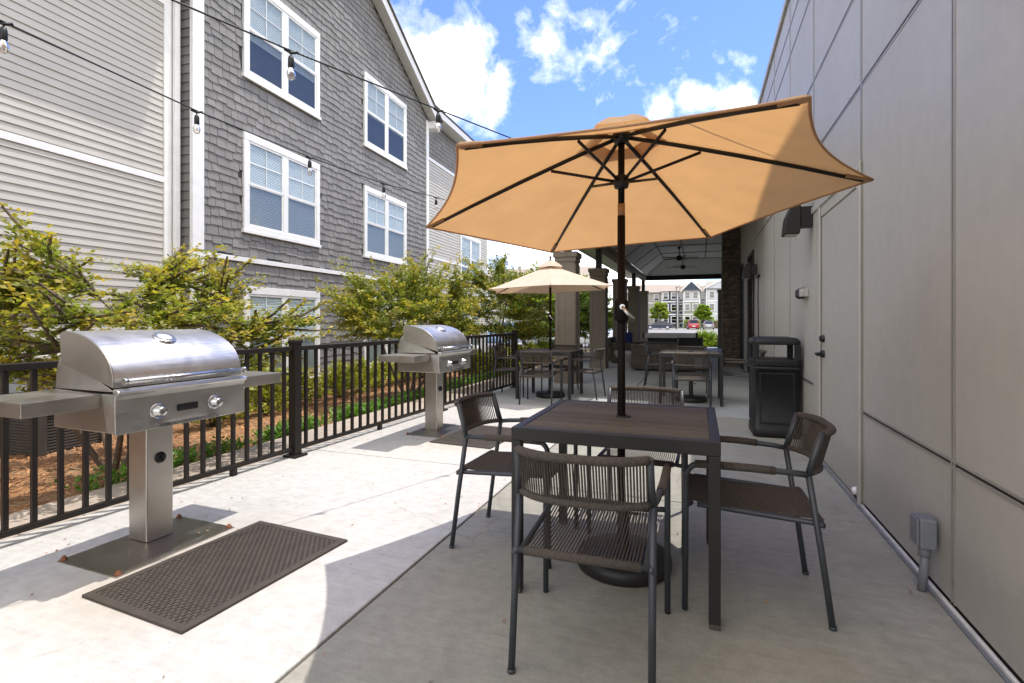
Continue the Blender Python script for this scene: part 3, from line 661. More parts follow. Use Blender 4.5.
def rubmat(loc,rz,label):
    w,l=.67,.925; g=thing('rubber_mat',label,'mat',loc,rz,'rubber mats in front of the grills')
    mb=MB(); b=.035; h=.012
    def bx(x0,x1,y0,y1): mb.box(x0,x1,y0,y1,0,h)
    bx(-w/2,w/2,-l/2,-l/2+b); bx(-w/2,w/2,l/2-b,l/2); bx(-w/2,-w/2+b,-l/2+b,l/2-b); bx(w/2-b,w/2,-l/2+b,l/2-b)
    n=36; W=w-2*b; pit=W/n
    for i in range(n):
        x=-w/2+b+pit*(i+.5); mb.box(x-pit*.28,x+pit*.28,-l/2+b,l/2-b,0,h-.001)
        m=22; q=(l-2*b)/m
        for j in range(m):
            y=-l/2+b+q*(j+(.5 if i%2 else 0.05)); mb.box(x+pit*.28,x+pit*.72,y,y+q*.34,0.0,h-.001)
    mb.build('perforated_sheet',M['mat'],g)
    MB().box(-w/2+b,w/2-b,-l/2+b,l/2-b,.001,.0035).build('underlay',M['mat'],g)
rubmat((-2.19,1.945,.0),-R_(4),'dark brown perforated rubber mat in front of the nearest grill')
rubmat((-2.165,5.03,.0),-R_(4),'dark rubber mat in front of the farther grill')

# ------------------------------------------------------------------ chairs
def make_chair(label):
    c=thing('rope_armchair',label,'chair',(0,0,0),0,'rope patio armchairs')
    r=.0125
    hw,fw=.238,.262
    def bz(p0,p1,p2,n=6):
        return [tuple(Vector(p0)*(1-t)**2+Vector(p1)*2*t*(1-t)+Vector(p2)*t*t) for t in [i/n for i in range(n+1)]]
    for s in (-1,1):
        MB().tube([(s*.236,-.30,0),(s*.235,-.26,.30),(s*.234,-.215,.60)],r,12).tube([(s*.236,-.301,-.0),(s*.236,-.3,.012)],r+.002,12).build('leg',M['frame'],c)
        MB().tube([(s*fw,.255,0),(s*fw,.25,.50)]+bz((s*fw,.25,.55),(s*fw,.248,.615),(s*fw,.19,.618)),r,12).build('leg',M['frame'],c)
        a=MB().tube([(s*fw,.19,.618),(s*(fw-.003),.0,.616),(s*.244,-.16,.606),(s*.234,-.215,.60)],r,12).build('armrest',M['frame'],c)
        MB().tube([(s*(fw-.0005),.215,.6165),(s*fw,.16,.6178),(s*(fw-.003),.0,.616),(s*(fw-.009),-.09,.611)],r+.0045,12).build('rope_sleeve',M['rope'],a)
    f=MB()
    for s in (-1,1):
        f.tube([(s*.240,-.27,.405),(s*.215,-.24,.405),(s*.215,.0,.42),(s*.215,.205,.432)],.011,10)
    f.tube([(-.262,.252,.43),(-.2,.235,.432),(.2,.235,.432),(.262,.252,.43)],.011,10)
    f.tube([(-.226,-.262,.41),(.226,-.262,.41)],.010,10)
    f.build('seat_frame',M['frame'],c)
    # seat cords
    s_=MB()
    n=34
    for k in range(n):
        x=-.2+.4*(k+.5)/n
        pts=[(x,-.268+.02*0,.42),(x,-.2,.418),(x,0,.413),(x,.15,.428),(x,.236,.447)]
        s_.tube(pts,.0034,4,cap=False)
    for j in range(n):   # wrap on the front and rear bars
        pass
    s_.tube([(-.2,-.262,.41),(.2,-.262,.41)],.0155,12); s_.tube([(-.2,.235,.432),(.2,.235,.432)],.0165,12)
    s_.build('seat',M['rope'],c)
    # backrest: U shaped in plan, convex to the rear
    def plan(t,z):   # t -1..1
        yo=-.222-.055*((z-.6)/.2) ; e=abs(t)
        x=.222*t
        y=yo-.068*(1-e**3.2)
        return (x,y,z)
    b=MB()
    for z,rr in ((.765,.0155),(.605,.0125)):
        b.tube([plan(-1+2*i/28,z) for i in range(29)],rr,10)
    nb=46
    for k in range(nb):
        t=-1+2*(k+.5)/nb
        b.tube([plan(t,.605),plan(t,.69),plan(t,.765)],.0033,4,cap=False)
    b.build('backrest',M['rope'],c)
    for s in (-1,1):
        MB().tube([(s*.234,-.215,.60),plan(s*1.03,.67),plan(s*1.02,.77)],.0135,12).build('back_upright',M['frame'],c)
    return c
ch=make_chair('grey brown rope armchair nearest the camera, turned away at the front table'); ch.location=(-.385,2.0,0); ch.rotation_euler=(0,0,R_(1)); G_='rope patio armchairs'
def chair(x,y,deg,label): return dup(ch,(x,y,0),R_(deg),label)
chair(-.945,2.74,-92,'rope armchair at the left side of the front table, facing right')
chair(.185,2.585,92,'rope armchair at the right side of the front table, nearest the panel wall')
chair(-.335,3.20,180,'rope armchair on the far side of the front table, facing the camera')
TX,TY=-2.25,8.02
chair(TX+.02,TY-.62,3,'near rope armchair of the table under the farther umbrella, turned away')
chair(TX-.62,TY+.0,-90,'rope armchair between the fence end post and the farther umbrella table')
chair(TX+.50,TY+.12,84,'rope armchair on the right side of the farther umbrella table')
chair(TX+.0,TY+.66,180,'rope armchair on the far side of the farther umbrella table')
UX,UY=-.13,8.3
chair(UX+.02,UY-.60,1,'rope armchair turned away at the table without an umbrella')
chair(-.66,9.85,-88,'rope armchair left of the table without an umbrella, by the wicker sofa')
chair(UX+.68,UY+.0,88,'rope armchair between the table without an umbrella and the litter bin')
chair(UX+.0,UY+.68,180,'rope armchair on the far side of the table without an umbrella')

# ------------------------------------------------------------------ tables
def make_table(loc,label,rz=0):
    t=thing('patio_table',label,'table',loc,rz,'square slatted patio tables')
    w=.437; f=MB(); e=.04
    f.box(-w,w,-w,-w+e,.682,.74); f.box(-w,w,w-e,w,.682,.74); f.box(-w,-w+e,-w+e,w-e,.6825,.7395); f.box(w-e,w,-w+e,w-e,.6825,.7395)
    f.box(-.03,.03,-w+e,w-e,.69,.722)
    f.build('table_frame',M['tframe'],t,bevel=.003)
    s=MB(); n=15; q=(2*w-2*e)/n
    for k in range(n):
        y=-w+e+q*k
        if k==7:
            s.box(-w+e+.003,-.028,y+.003,y+q-.003,.724,.7385); s.box(.028,w-e-.003,y+.003,y+q-.003,.724,.7385)
        else: s.box(-w+e+.003,w-e-.003,y+.003,y+q-.003,.724,.7385)
    s.build('tabletop',M['slat'],t,bevel=.002)
    for a in (-1,1):
        for b in (-1,1):
            x=a*(w-.0225); y=b*(w-.0225)
            lg=MB().box(x-.0222,x+.0222,y-.0222,y+.0222,.02,.681).build('leg',M['tframe'],t,bevel=.003)
            MB().box(x-.021,x+.021,y-.021,y+.021,0,.0199).build('foot_cap',M['rope'],lg,bevel=.002)
    r=MB(); r.lathe([(.022,.73),(.022,.745),(.036,.745),(.038,.7385),(.036,.72)],n=24); r.build('umbrella_ring',M['blackp'],t)
    return t
T1=make_table((-.36,2.63,0),'square brown slatted patio table in the foreground with an umbrella pole through it')
dup(T1,(TX,TY,0),0,'square patio table under the farther beige umbrella by the columns')
dup(T1,(UX,UY,0),0,'square patio table without an umbrella in front of the litter bin')
def base(loc,label,mat=None):
    t=thing('umbrella_base',label,'umbrella base',loc,0,'round umbrella bases under the tables')
    MB().lathe([(0,.0),(.225,0),(.232,.012),(.232,.05),(.218,.066),(.12,.075),(.04,.082),(.0,.082)],n=48).build('weight_disc',mat or M['tframe'],t)
    MB().lathe([(.0,.3),(.028,.3),(.030,.295),(.030,.08)],n=20).tube([(.03,0,.26),(.075,0,.26)],.006,6).build('socket_tube',M['tframe'],t)
    return t
base((-.36,2.63,0),'round dark umbrella base under the foreground table')
base((TX,TY,0),'round black umbrella base under the table by the columns')
base((UX,UY,0),'round umbrella base under the table without an umbrella')

# ------------------------------------------------------------------ umbrellas
def umbrella(loc,label,tips,hub,mat,rot=0,crank=True,bow=.02,fin=True,scal=None):
    u=thing('patio_umbrella',label,'umbrella',loc,rot,'round patio umbrellas')
    hub=Vector(hub)
    MB().tube([(0,0,.09),(0,0,1.0),(0,0,1.74)],.0195,16).tube([(0,0,1.80),(0,0,hub.z-.02)],.0165,16).build('pole',M['poleblack'],u)
    MB().tube([(0,0,1.735),(0,0,1.80)],.0185,16).build('pole_sleeve',M['tan'],u)
    if crank:
        h=MB(); h.tube([(0,0,1.205),(0,0,1.225),(0,0,1.31),(0,0,1.33)],[.022,.036,.036,.022],18); hh=h.build('crank_housing',M['poleblack'],u)
        c=MB(); c.tube([(.01,-.03,1.285),(.012,-.055,1.285)],.013,12); c.tube([(.012,-.055,1.285),(.03,-.06,1.262),(.068,-.06,1.222)],[.008,.009,.0105],10); c.build('crank_handle',M['steel_shine'],hh)
    run=hub.z-.235
    r_=MB(); r_.lathe([(.019,run-.04),(.034,run-.035),(.04,run-.01),(.036,run+.02),(.02,run+.03)],n=20); r_.build('runner',M['blackp'],u)
    hb=MB(); hb.lathe([(.02,hub.z-.05),(.035,hub.z-.045),(.046,hub.z-.015),(.04,hub.z+.012),(0,hub.z+.015)],n=20); hb.build('hub',M['blackp'],u)
    tips=[Vector(t) for t in tips]; n=len(tips)
    H=Vector((0,0,hub.z))
    def ribp(t,r): return H+(t-H)*r+Vector((0,0,bow*4*r*(1-r)*(.6)))
    for t in tips:
        off=Vector((0,0,-.014))
        rb_=MB(); d=(t-H); 
        path=[ribp(t,q)+off for q in (.02,.25,.5,.75,.965)]
        rb_.tube(path,[.0105,.0105,.0105,.0095,.0085],6); ro=rb_.build('rib',M['bronze'],u)
        e=ribp(t,.985)+off*.3; MB().tube([ribp(t,.9)+off*.6,e,e+d.normalized()*.014],[.014,.013,.006],8).build('rib_pocket',mat,ro)
        dh=Vector((d.x,d.y,0)).normalized()
        MB().tube([Vector((0,0,run))+dh*.035,ribp(t,.34)+Vector((0,0,-.03))],.0078,6).build('strut',M['bronze'],u)
    scal=scal or [.05]*n
    can=MB(); ns,nr=14,14; r0=.11
    for k in range(n):
        A,B=tips[k],tips[(k+1)%n]; o=len(can.v)
        for i in range(nr+1):
            q=r0+(1-r0)*i/nr
            for j in range(ns+1):
                s=j/ns; e=4*s*(1-s)
                p=ribp(A,q)*(1-s)+ribp(B,q)*s
                Cn=H+((p-H)*(1-scal[k]*e*q*q))
                Cn.z-= .012*e*q
                can.v.append(tuple(Cn))
        for i in range(nr):
            for j in range(ns):
                can.f.append((o+i*(ns+1)+j,o+i*(ns+1)+j+1,o+(i+1)*(ns+1)+j+1,o+(i+1)*(ns+1)+j)); can.sm.append(True)
    co=can.build('canopy',mat,u)
    # hem band
    hem=MB()
    for k in range(n):
        A,B=tips[k],tips[(k+1)%n]; pts=[]
        for j in range(ns+1):
            s=j/ns; e=4*s*(1-s); p=A*(1-s)+B*s; Cn=H+((p-H)*(1-scal[k]*e)); Cn.z-=.012*e; pts.append(Cn)
        hem.tube(pts,.005,6)
    hem.build('hem',mat,co)
    vt=MB(); 
    for k in range(n):
        A,B=tips[k],tips[(k+1)%n]; o=len(vt.v)
        for i in range(7):
            q=.21*i/6
            for j in range(9):
                s=j/8; e=4*s*(1-s); p=ribp(A,q)*(1-s)+ribp(B,q)*s; p=H+((p-H)*(1-.05*e)); p.z+=.045+.035*(1-q/.21)**1.2+ .02*math.sin(PI*min(1,q/.21)) -.004*e
                vt.v.append(tuple(p))
        for i in range(6):
            for j in range(8): vt.f.append((o+i*9+j,o+i*9+j+1,o+(i+1)*9+j+1,o+(i+1)*9+j)); vt.sm.append(True)
    vt.build('vent_cap',mat,u)
    if fin: f=MB(); f.lathe([(0,hub.z+.145),(.014,hub.z+.14),(.02,hub.z+.12),(.012,hub.z+.10),(.016,hub.z+.08),(.03,hub.z+.07)],n=16); f.build('finial',M['bronze'],u)
    return u
M['poleblack']=pm('dark_umbrella_pole',(.008,.006,.005),(.011,.008,.007),8,.55,spec=.12)
M['tan']=pm('tan_sleeve',(.32,.17,.08),rough=.6)
uc=(-.37,2.63)
CA,SN=math.cos(R_(19.88)),math.sin(R_(19.88))
import_t=[(.728,2.738,1.848),(.06,3.60,1.755),(-.97,3.48,1.69),(-1.40,2.50,1.725),(-.785,1.615,1.821),(.305,1.74,1.878)]
umbrella((uc[0],uc[1],0),'large tan umbrella over the foreground table, seen from below',[(x-uc[0],y-uc[1],z) for x,y,z in import_t],(0,0,2.15),M['canopy'],fin=False,scal=[.03,.03,.02,.06,.01,.08])
tp=[(1.07*math.cos(R_(a)),1.07*math.sin(R_(a)),1.70+.03*math.cos(R_(a))) for a in (-14,46,106,166,226,286)]
umbrella((TX,TY,0),'smaller looking beige umbrella farther back in front of the columns',tp,(0,0,2.10),M['canopy2'],crank=True,bow=-.01)

# ------------------------------------------------------------------ string lights
def strand(pts,bulbs,label,spread):
    s=thing('string_lights',label,'string lights',(0,0,0),0,'strings of globe bulbs')
    MB().tube(pts,.0048,6).build('wire',M['blackp'],s)
    for b in bulbs:
        x,y,z=b
        k=MB(); k.tube([(x,y,z+.005),(x,y,z-.03)],.004,6); k.tube([(x-.02,y-.03,z+.001),(x,y,z-.012),(x+.02,y+.03,z+.001)],.008,6)
        k.lathe([(.0,-.03),(.011,-.03),(.016,-.045),(.017,-.085),(.014,-.095)],(x,y,z),14); so=k.build('socket',M['blackp'],s)
        g=MB(); g.lathe([(.012,-.095),(.014,-.102),(.022,-.12),(.0235,-.132),(.019,-.149),(.009,-.159),(0,-.161)],(x,y,z),16); g.build('glass_bulb',M['bulbglass'],so)
        g=MB(); g.tube([(x,y,z-.095),(x-.006,y,z-.12),(x-.008,y,z-.135),(x,y,z-.142),(x+.008,y,z-.135),(x+.006,y,z-.12),(x,y,z-.096)],.0016,5); g.build('filament',M['fil'],so)
def sag(a,b,n,s): 
    return [(a[0]+(b[0]-a[0])*i/n,a[1]+(b[1]-a[1])*i/n,a[2]+(b[2]-a[2])*i/n-s*4*(i/n)*(1-i/n)) for i in range(n+1)]
A0=[(-2.1+.38*k,2.26+.98*k,2.69+(.0,.0,.005,.02,.05,.09,.14,.2)[k] if k>=0 else 0) for k in range(8)]
wA=[(-3.48,-1.3,3.0),(-2.86,.30,2.80),(-2.48,1.28,2.72)]+A0+[(.92,10.05,3.15)]
strand(wA,[(-2.48,1.28,2.72)]+A0,'string light wire sloping from the upper left to the porch roof behind the big umbrella',0)
B0=[(-3.35+.069*k,1.617+1.03*k,(2.745,2.67,2.645,2.66,2.74,2.80,2.86,2.92)[k]) for k in range(8)]
wB=[(-3.48,-1.3,3.0),(-3.42,.59,2.85)]+B0+[(-2.62,9.75,2.98)]
strand(wB,[(-3.42,.59,2.85)]+B0,'lower string light wire running above the fence in front of the grey building',0)
t=thing('light_pole','dark slim pole carrying the string lights outside the frame','pole',(-3.5,-1.35,0))
MB().tube([(0,0,0),(0,0,3.1)],.03,12).lathe([(.09,.0),(.09,.012),(.03,.014)],n=16).build('shaft',M['iron'],t)
t=thing('string_light_wire','thin wire stretched above the big umbrella to the panel wall','wire',(0,0,0))
MB().tube(sag((-1.2,1.2,3.3),(.995,3.3,3.25),12,.25),.009,6).build('wire',M['blackp'],t)

# ------------------------------------------------------------------ porch
pr_=thing('covered_porch','covered porch roof with pale panelled ceiling and dark beams at the back of the patio','porch',(0,0,0))
def PP(mb,name,mat,bevel=0): return mb.build(name,mat,pr_,bevel=bevel)
Y0,Y1=9.65,24.5
PP(MB().box(-2.5,-2.3,Y0,Y1,3.02,3.22),'side_beam',M['column'],.01)
PP(MB().box(-2.3,.995,Y1-.2,Y1,3.02,3.22),'end_beam',M['bronze'],.01)
PP(MB().box(-2.3,.995,Y0,Y0+.2,3.02,3.22),'front_beam',M['column'],.01)
PP(MB().box(-3.2,-2.5,Y0-.6,Y1+.5,3.222,3.25),'overhang_soffit',M['soffit'])
PP(MB().box(-3.26,-3.2,Y0-.6,Y1+.5,3.20,3.42),'fascia',M['soffit'])
PP(MB().box(-3.2,.995,Y0-.66,Y0-.6,3.20,3.42),'fascia',M['soffit']); PP(MB().box(-3.2,.995,Y1+.5,Y1+.56,3.20,3.42),'fascia',M['bronze'])
PP(MB().box(-2.5,.995,Y0-.6,Y0,3.222,3.25),'overhang_soffit',M['soffit'])
xa,xb,za,zb=-2.3,-1.45,3.22,3.85; ya,yb,yc,yd=Y0+.2,Y0+1.0,Y1-1.1,Y1-.2; xr=.995
mb=MB(); mb.add([(xa,ya,za),(xa,yd,za),(xb,yc,zb),(xb,yb,zb),(xr,yb,zb),(xr,yc,zb),(xr,ya,za),(xr,yd,za)],[(0,1,2,3),(3,2,5,4),(0,3,4,6),(2,1,7,5)]); PP(mb,'ceiling',M['soffit'])
mb=MB()
for y in np.arange(yb,yc+.1,(yc-yb)/6):
    mb.box(xb,xr,y-.02,y+.02,zb-.02,zb-.002)
    if yb+.1<y<yc-.1: mb.tube([(xa,y,za),(xb,y,zb)],.018,4)
for x in (xb,xb+.85,xb+1.65): mb.box(x-.02,x+.02,yb,yc,zb-.022,zb-.003)
for (a,b) in (((xa,yd,za),(xb,yc,zb)),((xa,ya,za),(xb,yb,zb))): mb.tube([a,b],.02,4)
PP(mb,'ceiling_battens',M['column'])
PP(MB().box(-3.3,1.0,Y0-.7,Y1+.6,3.9,3.98),'roof',M['roofing'])
mb=MB(); mb.add([(-3.26,Y0-.66,3.42),(-3.26,Y1+.56,3.42),(1,Y0-.66,3.9),(1,Y1+.56,3.9),(1,Y0-.66,3.42),(1,Y1+.56,3.42)],[(0,1,3,2),(0,2,4)]); 
for k,(x,y) in enumerate([(-2.44,9.95),(-2.44,13.3),(-2.42,16.9),(-2.42,20.6),(-2.42,24.2),(.93,24.2)]):
    c=thing('porch_column','taupe boxed porch column, '+['nearest, beside the farther umbrella','second from the camera','third from the camera','fourth from the camera','last on the left at the car park','on the right at the car park'][k],'column',(x,y,0),0,'porch columns')
    w=.19
    MB().box(-w,w,-w,w,0,2.42).build('shaft',M['column'],c,bevel=.005)
    mb=MB()
    for a in (-1,1):
        mb.box(a*w-.06*(a>0)-.0*(a<0)+.0,a*w+.06*(a<0),-w-.014,-w-.001,.0,2.3); mb.box(a*(w+.014)-.0 if a<0 else w+.001,(-w-.001) if a<0 else w+.014,-w,-w+.06,0,2.3); mb.box(a*(w+.014)-.0 if a<0 else w+.001,(-w-.001) if a<0 else w+.014,w-.06,w,0,2.3)
    mb.box(-w+.06,w-.06,-w-.014,-w-.001,2.1,2.3); mb.box(-.006,.006,-w-.006,-w-.001,.2,2.1)
    mb.build('corner_trim',M['column'],c,bevel=.002)
    MB().box(-w-.025,w+.025,-w-.025,w+.025,0,.14).build('plinth',M['column'],c,bevel=.006)
    MB().box(-w-.02,w+.02,-w-.02,w+.02,2.34,2.43).box(-w-.045,w+.045,-w-.045,w+.045,2.43,2.53).build('cap',M['column'],c,bevel=.008)
    MB().box(-.07,.07,-.07,.07,2.53,3.02).build('steel_post',M['bronze'],c,bevel=.004)
for k,(x,y) in enumerate([(-.7,19.6),(-.68,23.0)]):
    f=thing('ceiling_fan','dark ceiling fan hanging from the porch ceiling, '+('nearer','farther')+' of the two' if False else 'dark ceiling fan under the porch ceiling, the '+('nearer' if k==0 else 'farther')+' of the two','ceiling fan',(x,y,3.42),.4*k,'ceiling fans')
    MB().tube([(0,0,.43),(0,0,.1)],.015,8).lathe([(0,.42),(.06,.42),(.05,.36),(.015,.35)],n=12).build('down_rod',M['bronze'],f)
    MB().lathe([(0,.12),(.06,.11),(.12,.06),(.12,-.0),(.08,-.05),(0,-.07)],n=20).build('motor',M['bronze'],f)
    for q in range(5):
        MB().box(.12,.66,-.065,.065,.02,.03,Matrix.Rotation(2*PI*q/5,4,'Z')@Matrix.Rotation(.2,4,'X')).build('blade',M['column'],f,bevel=.003)
t=thing('ceiling_light','amber lit flush light on the porch ceiling in front of the fans','ceiling light',(-.62,16.4,3.79))
MB().lathe([(0,-.05),(.12,-.05),(.15,-.02),(.15,.04)],n=20).build('lamp_glass',M['orange'],t); MB().lathe([(.15,.0),(.17,.0),(.17,.06)],n=20).build('lamp_rim',M['bronze'],t)
# furniture on the porch
t=thing('wicker_sofa','brown wicker sofa seen from behind in the middle of the porch','sofa',(-.85,13.2,0))
mb=MB().box(-.72,.72,-.40,-.28,.04,.64); mb.box(-.72,-.58,-.28,.42,.04,.58); mb.box(.58,.72,-.28,.42,.04,.58); mb.box(-.58,.58,-.28,.42,.06,.3); mb.build('wicker_frame',M['wicker'],t,bevel=.03)
MB().box(-.57,.0,-.25,.42,.305,.44).box(.005,.57,-.25,.42,.305,.44).build('seat_cushion',M['cushion'],t,bevel=.03)
MB().box(-.57,.57,-.275,-.15,.45,.70).build('back_cushion',M['cushion'],t,bevel=.04)
t=thing('wicker_armchair','wicker armchair between the second and third porch columns','armchair',(-2.05,15.2,0),-PI/2)
mb=MB().box(-.4,.4,-.42,-.30,.04,.72); mb.box(-.4,-.28,-.30,.38,.04,.58); mb.box(.28,.4,-.30,.38,.04,.58); mb.box(-.28,.28,-.3,.38,.06,.3); mb.build('wicker_frame',M['wicker'],t,bevel=.03)
MB().box(-.27,.27,-.28,.38,.305,.44).build('seat_cushion',M['cushion'],t,bevel=.03)
t=thing('throw_pillow','dark blue pillow leaning in the wicker armchair','pillow',(-2.05,15.2,.45))
mb=MB(); v0=[]
mb.box(-.22,.22,-.06,.06,0,.42,Matrix.Rotation(-.2,4,'X')); mb.build('pillow_body',M['blue'],t,bevel=.05,seg=3)
t=thing('round_coffee_table','pale round drum coffee table in front of the wicker armchair','coffee table',(-1.85,14.0,0))
MB().lathe([(0,.40),(.28,.40),(.31,.38),(.30,.30),(.2,.16),(.16,.06),(.2,0)],n=32).build('drum',M['paleobj'],t)
t=thing('game_table','pale topped game table with black corners beyond the wicker sofa','game table',(-.92,18.0,0))
MB().box(-.8,.8,-.45,.45,.66,.70).build('playfield',M['p_blue'],t)
MB().box(-.8,.8,-.5,-.45,.64,.78).build('side_rail',M['white'],t,bevel=.005); MB().box(-.8,.8,.45,.5,.64,.78).build('side_rail',M['white'],t,bevel=.005)
for a in (-1,1): MB().box(a*.82-.03,a*.82+.03,-.51,.51,.62,.80).build('end_cap',M['blackp'],t,bevel=.006)
MB().box(-.7,.7,-.4,.4,.42,.64).build('cabinet',M['blackp'],t,bevel=.01)
for a in (-1,1):
    for b in (-1,1): MB().box(a*.62-.05,a*.62+.05,b*.34-.05,b*.34+.05,0,.42).build('leg',M['blackp'],t)
t=thing('sling_chair','dark sling chair behind the table without an umbrella near the hedge','chair',(-.2,12.2,0))
mb=MB()
for a in (-1,1): mb.tube([(a*.27,-.25,0),(a*.27,-.2,.6),(a*.27,.25,.6),(a*.27,.28,0)],.013,8); mb.tube([(a*.25,-.2,.42),(a*.25,-.34,.85)],.013,8)
mb.build('frame',M['frame'],t); MB().box(-.25,.25,-.2,.25,.41,.425).build('seat',M['blackp'],t); MB().add([(-.25,-.2,.45),(.25,-.2,.45),(.25,-.34,.84),(-.25,-.34,.84)],[(0,1,2,3)]).build('backrest',M['blackp'],t)

# litter bin
t=thing('litter_bin','black square plastic litter bin with open hood against the panel wall','bin',(.74,6.2,0),R_(2))
def rr(w,r,n=5):
    pts=[]
    for cx,cy,a0 in ((w-r,w-r,0),(-w+r,w-r,PI/2),(-w+r,-w+r,PI),(w-r,-w+r,3*PI/2)):
        for i in range(n+1): a=a0+PI/2*i/n; pts.append((cx+r*math.cos(a),cy+r*math.sin(a)))
    return pts
def loft(mb,secs):
    rings=[[(x,y,z) for x,y in rr(w,r)] for w,r,z in secs]; n=len(rings[0]); vs=[p for q in rings for p in q]
    mb.add(vs,[(i*n+j,i*n+(j+1)%n,(i+1)*n+(j+1)%n,(i+1)*n+j) for i in range(len(rings)-1) for j in range(n)],True)
    o=len(mb.v)-len(vs); mb.f+=[tuple(o+j for j in range(n))[::-1],tuple(o+(len(rings)-1)*n+j for j in range(n))]; mb.sm+=[False,False]
mb=MB(); loft(mb,[(.215,.05,0),(.222,.05,.02),(.222,.05,.10),(.216,.05,.105),(.216,.05,.70),(.23,.05,.705),(.23,.05,.735)]); b=mb.build('bin_body',M['blackp'],t)
mb=MB()
for rz in (0,PI/2,PI,-PI/2):
    R4=Matrix.Rotation(rz,4,'Z'); mb.box(-.15,.15,-.2205,-.2165,.14,.16,R4); mb.box(-.165,-.15,-.2205,-.2165,.14,.66,R4); mb.box(.15,.165,-.2205,-.2165,.14,.66,R4); mb.box(-.165,.165,-.2205,-.2165,.66,.675,R4)
mb.build('panel_ribs',M['blackp'],b)
mb=MB(); loft(mb,[(.228,.05,.74),(.226,.05,.79),(.226,.05,.81)])
for a in (-1,1):
    for c in (-1,1):
        mb.box(a*.195-.028,a*.195+.028,c*.195-.028,c*.195+.028,.80,.965)
loft(mb,[(.226,.05,.962),(.226,.05,1.0),(.205,.06,1.03),(.15,.06,1.04)]); mb.build('hood',M['blackp'],t,bevel=.008)

# ------------------------------------------------------------------ foliage
def leafquads(cen,dirs,size,age,jit=.6):
    """cen Nx3, dirs Nx3 -> folded diamond leaves"""
    n=len(cen); d=dirs+rng.normal(0,jit,(n,3)); d/=np.linalg.norm(d,axis=1)[:,None]
    up=np.tile([0,0,1.],(n,1))+rng.normal(0,.55,(n,3)); s=np.cross(d,up); s/=np.linalg.norm(s,axis=1)[:,None]+1e-9; nn=np.cross(s,d)
    L_=(size*rng.uniform(.7,1.25,n))[:,None]; W_=L_*.30
    v=np.stack([cen,cen+d*L_*.5+s*W_+nn*W_*.25,cen+d*L_,cen+d*L_*.5-s*W_+nn*W_*.25],1).reshape(-1,3)
    f=np.arange(4*n).reshape(-1,4); ag=np.repeat(age,4)
    return v,f,ag
def leafobj(name,v,f,ag,mat,parent=None):
    me=bpy.data.meshes.new(name); n=len(f)
    me.vertices.add(len(v)); me.vertices.foreach_set('co',v.astype(np.float32).ravel())
    me.loops.add(n*4); me.loops.foreach_set('vertex_index',f.astype(np.int32).ravel())
    me.polygons.add(n); me.polygons.foreach_set('loop_start',np.arange(0,4*n,4,dtype=np.int32)); me.polygons.foreach_set('loop_total',np.full(n,4,dtype=np.int32))
    at=me.attributes.new('age','FLOAT','POINT'); at.data.foreach_set('value',ag.astype(np.float32))
    me.update(calc_edges=True); me.validate(); me.materials.append(mat)
    o=bpy.data.objects.new(name,me); C.objects.link(o)
    if parent: o.parent=parent
    return o
def sprays(pts,outdir,ln,nl,size,yt):
    """leafy twigs: pts start, outdir direction"""
    V=[];F=[];A=[];o=0; tw=[]
    for p,d in zip(pts,outdir):
        l=ln*rng.uniform(.6,1.3); k=int(nl*rng.uniform(.7,1.2)); q=rng.uniform(0,1,k)**.8
        bend=rng.normal(0,.12,3); d=d/np.linalg.norm(d)
        c=p+np.outer(q*l,d)+np.outer(q*q*l,bend)+rng.normal(0,.012+.02*l,(k,3))
        side=np.cross(d,[0,0,1]); side=side/(np.linalg.norm(side)+1e-6)
        sg=rng.choice([-1,1],k)
        dirs=d[None]*.8+side[None]*sg[:,None]*.8
        young=yt*np.clip((q-.55)*2.0,0,1)*rng.uniform(.3,1,1)*rng.uniform(.5,1.2,k)
        v,f,a=leafquads(c,dirs,size,np.clip(young,0,1),.35); V.append(v);F.append(f+o);A.append(a);o+=len(v)
        tw.append([tuple(p),tuple(p+d*l*.5+bend*l*.25),tuple(p+d*l+bend*l)])
    return np.concatenate(V),np.concatenate(F),np.concatenate(A),tw
